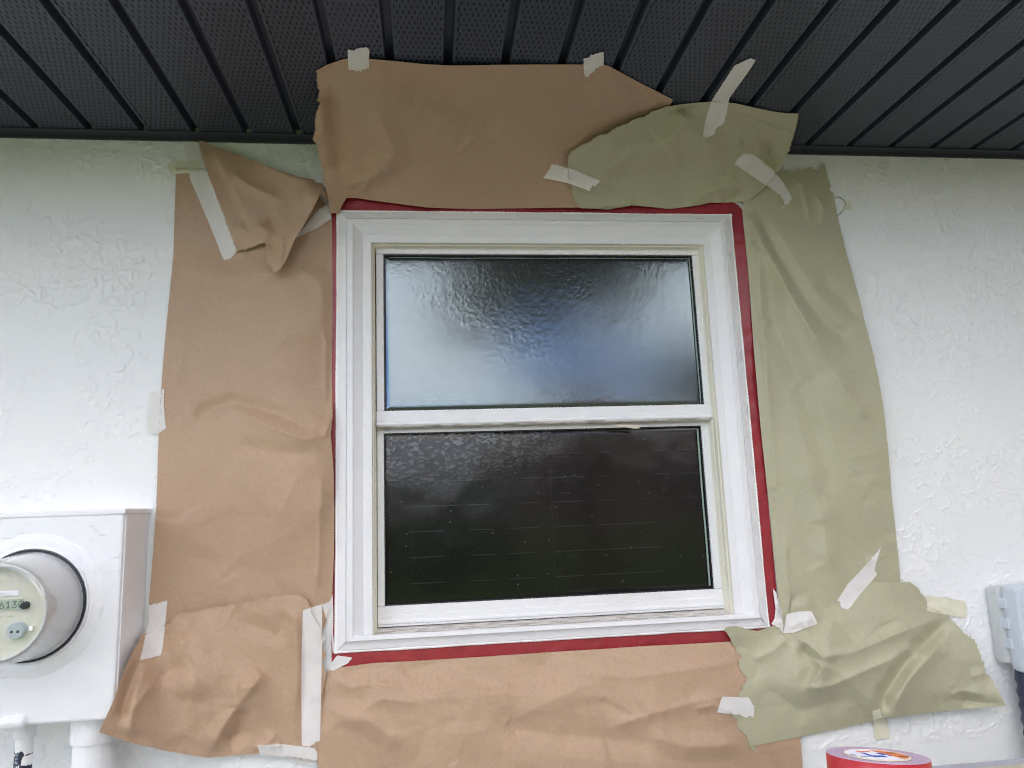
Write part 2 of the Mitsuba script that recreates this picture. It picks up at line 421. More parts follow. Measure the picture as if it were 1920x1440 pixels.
add('added_side_wing__wall', box(3.32, 9.0, -6.5, 8.0, GROUND - 0.05, ZS + 0.5), 'mat_brown_house')  # unseen wing added to block sky light from the right
add('added_side_wing__roof', trimesh.Trimesh([(3.0, -6.9, ZS + 0.5), (9.3, -6.9, ZS + 0.5), (9.3, 8.2, ZS + 0.5), (3.0, 8.2, ZS + 0.5), (6.1, -6.9, ZS + 1.6), (6.1, 8.2, ZS + 1.6)], [[0, 1, 4], [0, 4, 5], [0, 5, 3], [1, 2, 5], [1, 5, 4], [2, 3, 5]], process=False), 'mat_shingle')
add('added_side_wing__window', box(3.29, 3.33, -4.4, -3.2, -0.35, 0.75), 'mat_window_far')
tag('added_side_wing', 'added brown wing out of view that blocks sky light from the right', 'added wing')
SP, X0 = 0.1016, -0.5845
PROF = [(0.0, 0.0190), (0.0056, 0.0190), (0.0066, 0.0180), (0.0076, 0.0012), (0.0086, 0.0), (0.0922, 0.0), (0.0934, 0.0012), (0.0946, 0.0180), (0.0956, 0.0190), (0.1014, 0.0190)]
PROFJ = [(0.0, 0.0190), (0.0056, 0.0190), (0.0066, 0.0180), (0.0076, 0.0012), (0.0086, 0.0), (0.0140, 0.0), (0.0144, 0.0012), (0.0152, 0.0012), (0.0156, 0.0), (0.0922, 0.0), (0.0934, 0.0012), (0.0946, 0.0180), (0.0956, 0.0190), (0.1014, 0.0190)]


def board(k):
    pf = PROFJ if k % 3 == 2 else PROF
    n = len(pf); v = []
    for y in (-0.595, -0.30, 0.0):
        v += [[X0 + SP * k + a - 0.0006 * 0, y, ZS + b] for a, b in pf]
    f = []
    for r in range(2):
        for j in range(n - 1):
            p = r * n + j
            f += [[p, p + n, p + n + 1], [p, p + n + 1, p + 1]]
    return trimesh.Trimesh(v, f, process=False)


for k in range(-8, 30):
    add('soffit__board', board(k), 'mat_soffit', smooth=28)
rest = cat_([quad((XL - 0.3, -0.595, ZS + 0.004), (X0 - 8 * SP, -0.595, ZS + 0.004), (X0 - 8 * SP, 0, ZS + 0.004), (XL - 0.3, 0, ZS + 0.004)),
             quad((X0 + 30 * SP, -0.595, ZS + 0.004), (XR + 0.3, -0.595, ZS + 0.004), (XR + 0.3, 0, ZS + 0.004), (X0 + 30 * SP, 0, ZS + 0.004)),
             quad((XL - 0.3, -0.595, ZS + 0.03), (XR + 0.3, -0.595, ZS + 0.03), (XR + 0.3, 0.2, ZS + 0.03), (XL - 0.3, 0.2, ZS + 0.03))])
add('soffit__backing', rest, 'mat_trim_dark')
# F-channel on the wall that holds the boards
ch = [(-0.0005, ZS - 0.013), (-0.0045, ZS - 0.0138), (-0.0052, ZS - 0.011), (-0.0045, ZS - 0.0055), (-0.0100, ZS - 0.0040), (-0.022, ZS - 0.0035), (-0.0225, ZS - 0.0015), (-0.0005, ZS - 0.0015)]
add('soffit__channel_trim', prism(ch, XL, XR), 'mat_trim_dark', smooth=30)
tag('soffit', 'dark charcoal perforated metal soffit boards under the eaves', 'soffit')

# ------------------------------------------------------------------ window
def member(prof, length, place, sq=None):
    """profile [(t, o)] swept along one side of the frame with mitred ends; place maps (along, t, o) to x, y, z"""
    v, n = [], len(prof)
    m = 2
    for t, o in prof:
        a0 = t if sq is None else min(t, sq)
        v += [place(a0, t, o), place(length - t, t, o)]
    f = []
    for j in range(n - 1):
        p = j * 2
        f += [[p, p + 1, p + 3], [p, p + 3, p + 2]]
    return trimesh.Trimesh(np.array(v), f, process=False)


JP = [(0.003, 0.0005), (0.004, 0.005), (0.006, 0.0068), (0.0215, 0.0150), (0.0222, 0.0147), (0.0226, 0.0115), (0.0238, 0.0115), (0.0242, 0.0150), (0.0248, 0.0156), (0.0345, 0.0165),
      (0.0358, 0.0158), (0.0366, 0.0140), (0.054, 0.0045), (0.0556, 0.0040), (0.0565, 0.0052), (0.0578, 0.0055), (0.0702, 0.0055), (0.0713, 0.0050), (0.0718, 0.0036)]
SPF = [(0.003, 0.0005), (0.004, 0.005), (0.006, 0.0068), (0.0215, 0.0100), (0.0222, 0.0100), (0.0226, 0.0165), (0.0232, 0.0178), (0.0300, 0.0172), (0.0310, 0.0160), (0.0312, 0.012), (0.0300, 0.008)]
pl_l = lambda a, t, o: (t, -o, a)
pl_r = lambda a, t, o: (W - t, -o, a)
pl_t = lambda a, t, o: (a, -o, H - t)
pl_b = lambda a, t, o: (a, -o, t)
add('window__frame_member', member(JP, H, pl_l, 0.0295), 'mat_frame', smooth=10)
add('window__frame_member', member(JP, H, pl_r, 0.0295), 'mat_frame', smooth=10)
add('window__frame_member', member(JP, W, pl_t), 'mat_frame', smooth=10)
add('window__sill', member(SPF, W, pl_b), 'mat_frame', smooth=10)
# trough of the sill, dusty
add('window__sill__track', quad((0.0716, -0.008, 0.0300), (W - 0.0716, -0.008, 0.0300), (W - 0.0716, 0.06, 0.0365), (0.0716, 0.06, 0.0365)), 'mat_dusty')
LN = [(0.0718, 0.0036), (0.0722, -0.004), (0.0745, -0.0042), (0.0748, -0.020), (0.0765, -0.0205), (0.0768, -0.075)]
add('window__liner', member(LN, H, pl_l, 0.0295), 'mat_cream', smooth=24)
add('window__liner', member(LN, H, pl_r, 0.0295), 'mat_cream', smooth=24)
add('window__liner', member(LN, W, pl_t), 'mat_cream', smooth=24)
# caulk bead round the frame
rng = np.random.default_rng(5)
cb = []
for (p0, p1, q) in (((0, 0), (0, H), (1, 0)), ((W, 0), (W, H), (-1, 0)), ((0, H), (W, H), (0, -1)), ((0, 0), (W, 0), (0, 1))):
    n = 160
    s = np.linspace(0, 1, n)
    x = p0[0] + (p1[0] - p0[0]) * s; z = p0[1] + (p1[1] - p0[1]) * s
    wob = 0.0020 * nz(s * 9 + p0[0] * 7 + p1[1] * 3, s * 0, seed=3, octv=3) + 0.0036
    cb.append(tube(np.stack([x + q[0] * wob, -0.0022 + 0 * x, z + q[1] * wob], 1), 0.0036 + 0.0016 * nz(s * 14, s * 0 + p0[0] * 5 + p1[1], seed=8), 8))
add('window__caulk_bead', cat_(cb), 'mat_caulk', smooth=True)
# sashes: [x0, x1, rail bottoms ...]
sx0, sx1 = 0.0785, W - 0.0665
gu = (0.0940, 0.7680, 0.4592, 0.7925)
add('window__sash__rail', box(sx0, sx1, 0.020, 0.046, gu[3], 0.8105, 0.0015), 'mat_vinyl')
add('window__sash__stile', box(sx0 + 0.0003, gu[0], 0.0207, 0.046, gu[2], gu[3] - 0.0004, 0.0015), 'mat_vinyl')
add('window__sash__stile', box(gu[1], sx1 - 0.0003, 0.0207, 0.046, gu[2], gu[3] - 0.0004, 0.0015), 'mat_vinyl')
mr = [(0.020, 0.4588), (0.020, 0.4375), (0.0212, 0.4368), (0.0212, 0.4360), (0.0165, 0.4352), (0.0158, 0.4340), (0.0158, 0.4308), (0.0170, 0.4295), (0.046, 0.4280), (0.046, 0.4588)]
add('window__sash__meeting_rail', prism(mr, sx0, sx1 - 0.001), 'mat_vinyl')
du = [(0.0172, 0.4293), (0.0160, 0.4285), (0.0166, 0.4268), (0.0185, 0.4252), (0.0205, 0.4246), (0.034, 0.4220), (0.034, 0.4290)]
add('window__sash__weatherstrip', prism(du, sx0, sx1 - 0.001), 'mat_dusty', smooth=30)


def rect_ring(x0, x1, z0, z1, w, y0, y1):
    return cat_([box(x0, x0 + w, y0, y1, z0, z1), box(x1 - w, x1, y0, y1, z0, z1), box(x0 + w, x1 - w, y0, y1, z1 - w, z1), box(x0 + w, x1 - w, y0, y1, z0, z0 + w)])


add('window__sash__gasket', rect_ring(gu[0], gu[1], gu[2], gu[3], 0.0022, 0.0245, 0.034), 'mat_gasket')


def film(x0, x1, z0, z1, y, s, fine, rough):
    nx, nq = int((x1 - x0) / s) + 1, int((z1 - z0) / s) + 1
    x, z = np.meshgrid(np.linspace(x0, x1, nx), np.linspace(z0, z1, nq))
    wx = x + .004 * (nzs(x, z, 130, 21, 2) - .5); wz = z + .004 * (nzs(x, z, 130, 22, 2) - .5)
    amp = .45 + .9 * sst(.40, .62, nzs(x, z, 10, 23, 2))
    e = np.minimum(np.minimum(x - x0, x1 - x), np.minimum(z - z0, z1 - z))
    h = fine * amp * (nzs(wx, wz * .85, 190, 24, 2) + .4 * np.abs(nzs(wx, wz, 120, 25, 2) - .5)) * (.25 + .75 * sst(.004, .02, e)) + rough * nzs(x, z, 22, 26, 2)
    h = h - .0010 * np.exp(-(e / .006) ** 2)
    k = np.arange(nx * nq).reshape(nq, nx)
    f = np.concatenate([np.stack([k[:-1, :-1], k[:-1, 1:], k[1:, 1:]], -1).reshape(-1, 3), np.stack([k[:-1, :-1], k[1:, 1:], k[1:, :-1]], -1).reshape(-1, 3)])
    return trimesh.Trimesh(np.stack([x.ravel(), y - h.ravel(), z.ravel()], 1), f, process=False)


add('window__sash__glass', film(gu[0], gu[1], gu[2], gu[3], 0.0306, 0.0012, 0.00014, 0.00022), 'mat_film', smooth=True)
labels['window__sash__glass'] = {'label': 'upper pane with crinkled dark film reflecting sky and trees'}
n = 60; s = np.linspace(gu[2] + 0.004, gu[3] - 0.004, n)
add('window__sash__bead', tube(np.stack([gu[1] - 0.0050 + 0.0012 * nz(s * 12, s * 0, seed=2), 0 * s + 0.0285, s], 1), 0.0014 + 0.0008 * nz(s * 20, s * 0, seed=1), 6), 'mat_bead_glint', smooth=True)  # strip coloured as the bead edge reflection beside the pane
s = np.linspace(gu[0] + 0.01, gu[1] - 0.006, 90)
add('window__sash__bead', tube(np.stack([s, 0 * s + 0.0290, gu[3] - 0.0058 + 0.0018 * nz(s * 8, s * 0, seed=6)], 1), 0.0008 + 0.0008 * nz(s * 14, s * 0, seed=7), 6), 'mat_bead_glint', smooth=True)
# lower sash, one step deeper
gl = (0.0913, 0.7650, 0.0752, 0.4158)
lx0, lx1 = 0.0778, W - 0.0690
add('window__sash_001__stile', box(lx0, gl[0], 0.0400, 0.066, gl[2] + 0.0004, 0.43, 0.0015), 'mat_vinyl')
add('window__sash_001__stile', box(gl[1], lx1, 0.0400, 0.066, gl[2] + 0.0004, 0.43, 0.0015), 'mat_vinyl')
lr = [(0.0393, gl[2]), (0.0393, 0.0600), (0.0400, 0.0596), (0.0400, 0.0590), (0.0380, 0.0586), (0.0372, 0.0578), (0.0372, 0.0485), (0.0350, 0.0478), (0.0345, 0.0462), (0.0345, 0.0425), (0.0390, 0.0420),
      (0.0390, 0.0405), (0.0360, 0.0400), (0.0360, 0.0372), (0.066, 0.0372), (0.066, gl[2])]
add('window__sash_001__rail', prism(lr, lx0, lx1), 'mat_vinyl')
add('window__sash_001__rail', box(lx0, lx1, 0.0402, 0.066, gl[3], 0.435), 'mat_vinyl')
add('window__sash_001__gasket', rect_ring(gl[0], gl[1], gl[2], gl[3], 0.0024, 0.0450, 0.054), 'mat_gasket')
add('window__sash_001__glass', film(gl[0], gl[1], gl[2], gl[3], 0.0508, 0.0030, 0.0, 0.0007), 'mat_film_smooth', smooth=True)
labels['window__sash_001__glass'] = {'label': 'lower pane with dark creased film and white specks'}
s = np.linspace(gl[2] + 0.006, gl[3] - 0.006, n)
add('window__sash_001__bead', tube(np.stack([gl[1] - 0.0065 + 0.0012 * nz(s * 12, s * 0, seed=4), 0 * s + 0.0488, s], 1), 0.0021 + 0.0008 * nz(s * 20, s * 0, seed=5), 6), 'mat_bead_glint', smooth=True)
fl = np.array([(1150, 797), (1165, 796), (1200, 797), (1199, 803), (1190, 804), (1172, 801), (1160, 801)])
fp = at(fl[:, 0], fl[:, 1], -0.0150)
fm = trimesh.creation.extrude_polygon(Polygon(fp[:, [0, 2]]), 0.003, engine='earcut')
fm.vertices = np.stack([fm.vertices[:, 0], 0.0165 - fm.vertices[:, 2], fm.vertices[:, 1]], 1)
add('window__weather_flake', fm, 'mat_flake')
labels['window__weather_flake'] = {'label': 'torn tan scrap hanging under the meeting rail'}
add('window__backing', box(ox0, ox1, 0.10, 0.13, oz0, oz1), 'mat_gasket')
tag('window', 'white framed single-hung window with dark film on both panes', 'window')

# ------------------------------------------------------------------ sheets of masking paper and tape
SHEETS = []


def outline(pts, seed):
    """[(x, y) or (x, y, 't')] in photograph pixels -> dense outline; a segment marked t is torn"""
    r = np.random.default_rng(seed); out = []
    n = len(pts)
    for i in range(n):
        a, b = np.array(pts[i][:2], float), np.array(pts[(i + 1) % n][:2], float)
        torn = len(pts[i]) > 2
        L = np.linalg.norm(b - a); k = max(1, int(L / (2.6 if torn else 4)))
        nrm = np.array([-(b - a)[1], (b - a)[0]]) / max(L, 1e-6)
        for j in range(k):
            q = a + (b - a) * j / k
            if torn and j > 0:
                q = q + nrm * (r.normal(0, 1.1) + 10 * nz(q[0] / 11, q[1] / 11, seed=seed, octv=3) + 5 * nz(q[0] / 30, q[1] / 30, seed=seed + 5, octv=2))
            elif j > 0:
                q = q + nrm * 0.5 * nz(q[0] / 30, q[1] / 30, seed=seed, octv=2)
            out.append(q)
    return np.array(out)


def fill(poly, step):
    x0, y0 = poly.min(0); x1, y1 = poly.max(0)
    gx, gy = np.meshgrid(np.arange(x0, x1, step), np.arange(y0, y1, step * 0.866))
    gx = gx + (np.arange(len(gx)) % 2)[:, None] * step / 2
    g = np.stack([gx.ravel(), gy.ravel()], 1)
    P = Polygon(poly).buffer(0)
    if P.geom_type != 'Polygon': P = max(P.geoms, key=lambda q: q.area)
    shapely.prepare(P)
    g = g[shapely.contains_xy(P.buffer(-0.45 * step), g[:, 0], g[:, 1])]
    b = np.array(P.exterior.coords)[:-1]
    pts = np.vstack([b, g])
    tri = Delaunay(pts).simplices
    c = pts[tri].mean(1)
    tri = tri[shapely.contains_xy(P, c[:, 0], c[:, 1])]
    a = pts[tri]
    area = (a[:, 1, 0] - a[:, 0, 0]) * (a[:, 2, 1] - a[:, 0, 1]) - (a[:, 1, 1] - a[:, 0, 1]) * (a[:, 2, 0] - a[:, 0, 0])
    tri = tri[np.abs(area) > 1e-3]; area = area[np.abs(area) > 1e-3]
    tri[area > 0] = tri[area > 0][:, ::-1]
    return pts, tri, P


def seg_dist(p, a, b):
    a, b = np.array(a, float), np.array(b, float)
    d = b - a; L = np.linalg.norm(d)
    s = ((p - a) @ d) / (L * L)
    sc = np.clip(s, 0, 1)
    q = a + sc[:, None] * d
    side = ((p - a) @ np.array([-d[1], d[0]])) / L
    return np.linalg.norm(p - q, axis=1), side, s


def crease_field(p, creases):
    """folds: (kind, [(x, y) ...], height in mm, width in px); r sharp ridge, g soft ridge, s step (higher on the right of the line as drawn downwards)"""
    o = np.zeros(len(p))
    for kind, pts, amp, w in creases:
        best = np.full(len(p), 1e9); side = np.zeros(len(p)); par = np.zeros(len(p)); n = len(pts) - 1
        for i in range(n):
            d, sd, s = seg_dist(p, pts[i], pts[i + 1])
            m = d < best
            best = np.where(m, d, best); side = np.where(m, sd, side); par = np.where(m, (i + np.clip(s, 0, 1)) / n, par)
        fade = np.clip(np.minimum(par, 1 - par) * 5, 0, 1); fade = 0.15 + 0.85 * fade * fade * (3 - 2 * fade)
        a = amp * 1.35e-3
        if kind == 'r': o += a * np.exp(-np.sqrt((best / w) ** 2 + 0.002)) * fade
        elif kind == 'g': o += a * (0.55 * np.clip(1 - best / (1.7 * w), 0, 1) + 0.45 * np.exp(-(best / w) ** 2)) * fade
        elif kind == 's': o += -a * 0.5 * np.tanh(side / w) * np.exp(-(best / (w * 6)) ** 2) * fade
    return o


class Sheet:
    def __init__(self, name, pts, ctrl, creases=(), seed=1, wr=1.0, over=(), gap=1.5, step=3.2, cr=1.0):
        self.cr = cr
        self.name, self.seed, self.wr, self.creases, self.over, self.gap = name, seed, wr, creases, over, gap
        self.poly = outline(pts, seed)
        self.pts, self.tri, self.P = fill(self.poly, step)
        xy, val = [], []
        for c in ctrl:
            x, y, o = c
            if o == 'S': o = float(soffit_out(x, y, ZS - 0.004))
            elif isinstance(o, tuple):
                sh, dz = o; o = float(sh.out(np.array([[x, y]], float))[0]) + dz
            xy.append((x / 500, y / 500)); val.append(o)
        self.rbf = RBFInterpolator(np.array(xy), np.array(val), kernel='thin_plate_spline', smoothing=1e-5)

    def out(self, p):
        o = self.rbf(p / 500)
        w = self.wr
        o = o + self.cr * crease_field(p, self.creases)
        x, y = p[:, 0], p[:, 1]
        o = o + w * 0.006 * nz(x / 190, y / 230, seed=self.seed + 10, octv=1)
        if not hasattr(self, 'tin'):
            # crumpled paper: flat facets that meet in straight sharp creases
            rg2 = np.random.default_rng(self.seed + 7)
            lo, hi = self.poly.min(0) - 160, self.poly.max(0) + 160
            self.tin = []
            for cell, am in ((95.0, 0.0042), (46.0, 0.0017), (24.0, 0.0007)):
                k = int(np.prod(hi - lo) / cell ** 2) + 6
                q = np.vstack([rg2.uniform(lo, hi, (k, 2)), [lo - 50, hi + 50, [lo[0] - 50, hi[1] + 50], [hi[0] + 50, lo[1] - 50]]])
                self.tin.append((LinearNDInterpolator(q, rg2.normal(0, am, len(q))), cell))
        for f_, cell in self.tin:
            mk = 1.0 if cell > 90 else np.clip(4 * nz(x / 110, y / 110, seed=self.seed + 63 + int(cell), octv=2) + 0.45, 0, 1)
            o = o + w * mk * f_(p)
        o = np.maximum(o, 0.0028)
        for sh in self.over:
            ins = shapely.contains_xy(sh.P.buffer(3), x, y)
            if ins.any():
                o[ins] = np.maximum(o[ins], sh.out(p[ins]) + self.gap * 1e-3)
        so = soffit_out(x, y, ZS - 0.0025)
        return np.where(so > 0, np.maximum(o, so), o)

    def build(self, mat):
        o = self.out(self.pts)
        v = at(self.pts[:, 0], self.pts[:, 1], o)
        add(self.name, trimesh.Trimesh(v, self.tri, process=False), mat, smooth=True)
        SHEETS.append(self)
        return self


C0 = 0.008
LS = Sheet('brown_paper_sheet', [(330, 316), (325, 480), (313, 600), (304, 700), (298, 800), (293, 950), (286, 1050), (279, 1130), (276, 1190), (300, 1215), (600, 1200), (622, 1130), (626, 1050), (627, 960), (625, 870),
            (620, 815), (624, 780), (622, 700), (624, 560), (622, 400), (600, 370), (500, 330), (400, 318)],
           [(330, 320, .009), (318, 560, .010), (300, 780, .010), (285, 1050, .010), (278, 1190, .010), (470, 330, .012), (470, 560, .014), (470, 760, .022), (470, 980, .016), (450, 1180, .006),
            (600, 430, .012), (606, 600, .018), (608, 800, .021), (606, 950, .022), (600, 1150, .009), (625, 420, .004), (625, 600, .0035), (624, 760, .0035), (627, 950, .0035), (623, 1130, .006), (380, 560, .010), (380, 980, .012)],
           [('g', [(360, 800), (385, 770), (440, 752), (520, 775), (608, 815)], -3.0, 12), ('r', [(450, 772), (520, 806), (570, 822), (612, 815)], 4.5, 16), ('r', [(606, 825), (622, 780), (626, 750)], 4, 5),
            ('g', [(440, 830), (520, 850), (600, 850)], -2.5, 14), ('r', [(604, 610), (612, 640), (610, 700), (613, 760)], 3, 6), ('r', [(606, 880), (600, 960), (598, 1050), (590, 1110)], 3, 10),
            ('r', [(520, 980), (545, 920), (560, 880)], 1.5, 10), ('g', [(330, 500), (420, 520), (560, 505)], 2.5, 25), ('g', [(560, 500), (600, 530), (610, 600)], 3, 15)], seed=3, wr=0.6, cr=1.6).build('mat_kraft')
tag(LS.name, 'tall brown masking paper sheet hanging left of the window', 'paper sheet')
LL = Sheet('brown_paper_sheet_001', [(264, 1188), (275, 1188), (288, 1182), (308, 1172, 't'), (338, 1152, 't'), (400, 1138, 't'), (470, 1126, 't'), (535, 1114, 't'), (560, 1116), (576, 1124), (586, 1150), (603, 1180), (606, 1215), (612, 1228), (604, 1240), (612, 1262), (605, 1300), (603, 1400), (596, 1428),
            (540, 1420), (484, 1413), (436, 1417), (388, 1421), (310, 1408), (240, 1391), (186, 1373), (215, 1308), (237, 1246), (254, 1211), (260, 1204)],
           [(308, 1172, (LS, .007)), (400, 1138, (LS, .007)), (540, 1114, (LS, .007)), (600, 1180, .022), (604, 1300, .012), (600, 1420, .010), (500, 1250, .018), (450, 1330, .030), (400, 1240, .034), (330, 1230, .040),
            (388, 1420, .036), (470, 1415, .020), (310, 1407, .072), (240, 1390, .110), (190, 1372, .135), (215, 1310, .128), (238, 1246, .105), (256, 1208, .060), (275, 1190, .022), (290, 1290, .062), (285, 1225, .044), (350, 1330, .050)],
           [('r', [(390, 1418), (420, 1360), (455, 1310), (495, 1260)], 9, 24), ('r', [(440, 1290), (475, 1285), (498, 1258)], 6, 22), ('g', [(455, 1320), (450, 1370), (420, 1400)], -7, 16), ('r', [(470, 1405), (500, 1395), (520, 1375)], 4, 10),
            ('r', [(500, 1400), (530, 1398)], 3, 8), ('g', [(545, 1130), (560, 1220), (556, 1330)], 4, 14), ('g', [(570, 1140), (575, 1260), (572, 1380)], -4, 12), ('g', [(262, 1230), (235, 1310), (225, 1350)], -8, 10), ('r', [(300, 1260), (250, 1330), (240, 1385)], 7, 22),
            ('g', [(330, 1180), (370, 1250), (360, 1320)], 6, 28), ('g', [(440, 1160), (520, 1190), (545, 1150)], -3, 16)], seed=12, wr=1.0, cr=1.5, over=(LS,), gap=2.2).build('mat_kraft')
tag(LL.name, 'short brown paper sheet billowing over the corner of the meter box', 'paper sheet')
BB = Sheet('brown_paper_sheet_002', [(604, 1268), (612, 1260), (628, 1252), (640, 1251), (700, 1243), (800, 1238), (1000, 1225), (1200, 1212), (1390, 1202), (1450, 1200), (1490, 1290), (1500, 1375), (1505, 1440), (1508, 1580), (1000, 1590), (590, 1600), (596, 1440), (598, 1330)],
           [(610, 1262, .010), (800, 1238, .004), (1000, 1225, .004), (1200, 1212, .004), (1390, 1204, .005), (600, 1420, .010), (700, 1330, .022), (900, 1320, .030), (1150, 1310, .030), (1330, 1300, .024), (1480, 1290, .010), (1504, 1430, .006),
            (800, 1440, .030), (1050, 1450, .040), (1300, 1450, .030), (620, 1580, .01), (1000, 1580, .03), (1500, 1580, .01), (650, 1300, .016)],
           [('g', [(640, 1290), (800, 1310), (1000, 1300), (1200, 1310)], 4, 26), ('g', [(900, 1360), (1080, 1380), (1300, 1400)], -5, 24), ('r', [(1130, 1370), (1200, 1345), (1290, 1320), (1380, 1300)], 4, 18), ('r', [(1040, 1260), (1180, 1270), (1300, 1255), (1390, 1240)], 3, 16),
            ('r', [(1300, 1330), (1340, 1322), (1380, 1340)], 4, 10), ('g', [(610, 1330), (690, 1350), (760, 1400)], 5, 18), ('r', [(620, 1270), (660, 1290), (700, 1280), (760, 1290)], 3, 10), ('g', [(1210, 1380), (1290, 1400), (1400, 1395)], 6, 18),
            ('r', [(800, 1300), (860, 1290), (920, 1300), (980, 1290)], 2.5, 9), ('r', [(680, 1330), (720, 1310), (790, 1320)], 2.5, 9)], seed=23, wr=1.0, cr=1.3).build('mat_kraft')
tag(BB.name, 'wide creased brown paper sheet hanging below the window sill', 'paper sheet')
GR = Sheet('olive_paper_sheet', [(1452, 322, 't'), (1470, 319, 't'), (1500, 318, 't'), (1521, 313, 't'), (1537, 324, 't'), (1540, 308), (1546, 306), (1552, 332, 't'), (1562, 365), (1575, 425), (1590, 485), (1606, 540), (1615, 575), (1622, 605), (1634, 650), (1648, 712), (1658, 775), (1666, 850), (1672, 930), (1680, 1000),
            (1686, 1060), (1690, 1115), (1690, 1150), (1480, 1180), (1462, 1150), (1456, 1090), (1444, 965), (1427, 810), (1413, 650), (1404, 520), (1395, 430), (1391, 390), (1396, 376), (1410, 366)],
           [(1455, 322, .016), (1500, 320, .012), (1545, 325, .008), (1575, 425, .010), (1610, 545, .020), (1640, 690, .026), (1664, 850, .020), (1680, 1000, .014), (1690, 1115, .012), (1393, 400, .004), (1405, 530, .004), (1415, 660, .004), (1430, 810, .004), (1446, 965, .004), (1458, 1100, .006),
            (1400, 376, .010), (1450, 450, .016), (1500, 560, .030), (1540, 680, .036), (1560, 820, .034), (1570, 960, .028), (1575, 1100, .018), (1480, 700, .020), (1480, 900, .018), (1425, 500, .010), (1440, 700, .012), (1470, 1000, .013), (1485, 1140, .012)],
           [('r', [(1405, 385), (1440, 470), (1475, 540), (1520, 620), (1560, 690)], 9, 17), ('g', [(1415, 400), (1455, 470), (1510, 560), (1550, 610), (1600, 640)], -7, 13), ('r', [(1398, 395), (1420, 440), (1440, 475)], 4, 8), ('r', [(1422, 440), (1424, 520), (1430, 610), (1437, 700), (1450, 850)], 5, 12),
            ('g', [(1438, 480), (1450, 600), (1500, 720), (1560, 900)], -5, 16), ('r', [(1560, 690), (1590, 740), (1630, 790)], 4.5, 15), ('g', [(1530, 520), (1580, 560), (1610, 600)], -3, 14), ('r', [(1530, 360), (1545, 395), (1540, 420)], 3, 7), ('r', [(1412, 450), (1438, 478)], 3, 6),
            ('r', [(1425, 590), (1440, 600), (1434, 615)], 3, 5), ('r', [(1472, 1000), (1476, 1080), (1482, 1130)], 2.5, 5), ('g', [(1500, 860), (1540, 960), (1560, 1080)], 3.5, 22), ('r', [(1500, 330), (1510, 370), (1520, 420)], 2.5, 8)], seed=31, wr=0.8, cr=1.6).build('mat_olive')
tag(GR.name, 'tall olive green paper sheet with long diagonal folds right of the window', 'paper sheet')
GB = Sheet('olive_paper_sheet_001', [(1364, 1175), (1357, 1181, 't'), (1370, 1197, 't'), (1380, 1218, 't'), (1389, 1230, 't'), (1384, 1252, 't'), (1393, 1263, 't'), (1398, 1277, 't'), (1393, 1292, 't'), (1386, 1307, 't'), (1375, 1342, 't'), (1390, 1370, 't'), (1400, 1380), (1406, 1402), (1418, 1411), (1421, 1408), (1412, 1399), (1500, 1381),
            (1630, 1354), (1660, 1346), (1800, 1330), (1887, 1323), (1872, 1297, 't'), (1852, 1265, 't'), (1840, 1238, 't'), (1828, 1204, 't'), (1805, 1184), (1788, 1165), (1776, 1154), (1738, 1138), (1734, 1120, 't'), (1719, 1101), (1708, 1092), (1640, 1091), (1580, 1095), (1530, 1103), (1506, 1110), (1492, 1116), (1484, 1128), (1481, 1150), (1466, 1168), (1452, 1172), (1436, 1178), (1420, 1183), (1400, 1179), (1380, 1174)],
           [(1364, 1178, .016), (1390, 1260, .010), (1395, 1280, (BB, .004)), (1376, 1345, (BB, .004)), (1415, 1408, .020), (1500, 1380, .012), (1640, 1352, .012), (1800, 1330, .024), (1885, 1323, .050), (1850, 1265, .030), (1828, 1204, .020), (1780, 1160, .008), (1738, 1138, .004), (1708, 1093, .012), (1580, 1096, .016), (1490, 1118, .022),
            (1440, 1178, .012), (1470, 1180, .012), (1540, 1200, .038), (1500, 1290, .036), (1600, 1260, .044), (1650, 1320, .026), (1700, 1220, .036), (1760, 1290, .030), (1450, 1330, .020), (1640, 1150, .026)],
           [('r', [(1485, 1190), (1510, 1205), (1545, 1232), (1600, 1222), (1690, 1185), (1775, 1155)], 9, 20), ('r', [(1510, 1296), (1535, 1262), (1545, 1240)], 9, 17), ('g', [(1500, 1205), (1525, 1250), (1510, 1292)], -8, 13), ('r', [(1405, 1240), (1450, 1220), (1480, 1192)], 5, 16), ('r', [(1510, 1296), (1560, 1285), (1640, 1250), (1700, 1225)], 6, 16),
            ('g', [(1775, 1160), (1735, 1205), (1700, 1240), (1660, 1300), (1650, 1345)], -12, 13), ('r', [(1765, 1200), (1745, 1230), (1700, 1280), (1670, 1340)], 6, 18), ('r', [(1730, 1220), (1710, 1230), (1700, 1210)], 5, 11), ('r', [(1790, 1310), (1840, 1318), (1885, 1322)], -7, 9), ('r', [(1780, 1305), (1800, 1295), (1850, 1302)], 5, 10),
            ('g', [(1420, 1300), (1500, 1330), (1600, 1310)], -5, 20), ('g', [(1500, 1120), (1520, 1160), (1500, 1180)], 5, 14), ('r', [(1820, 1268), (1850, 1262)], 4, 8)], seed=44, wr=1.0, cr=1.35, over=(BB, GR), gap=2).build('mat_olive')
tag(GB.name, 'crumpled olive green paper sheet at the lower right window corner', 'paper sheet')
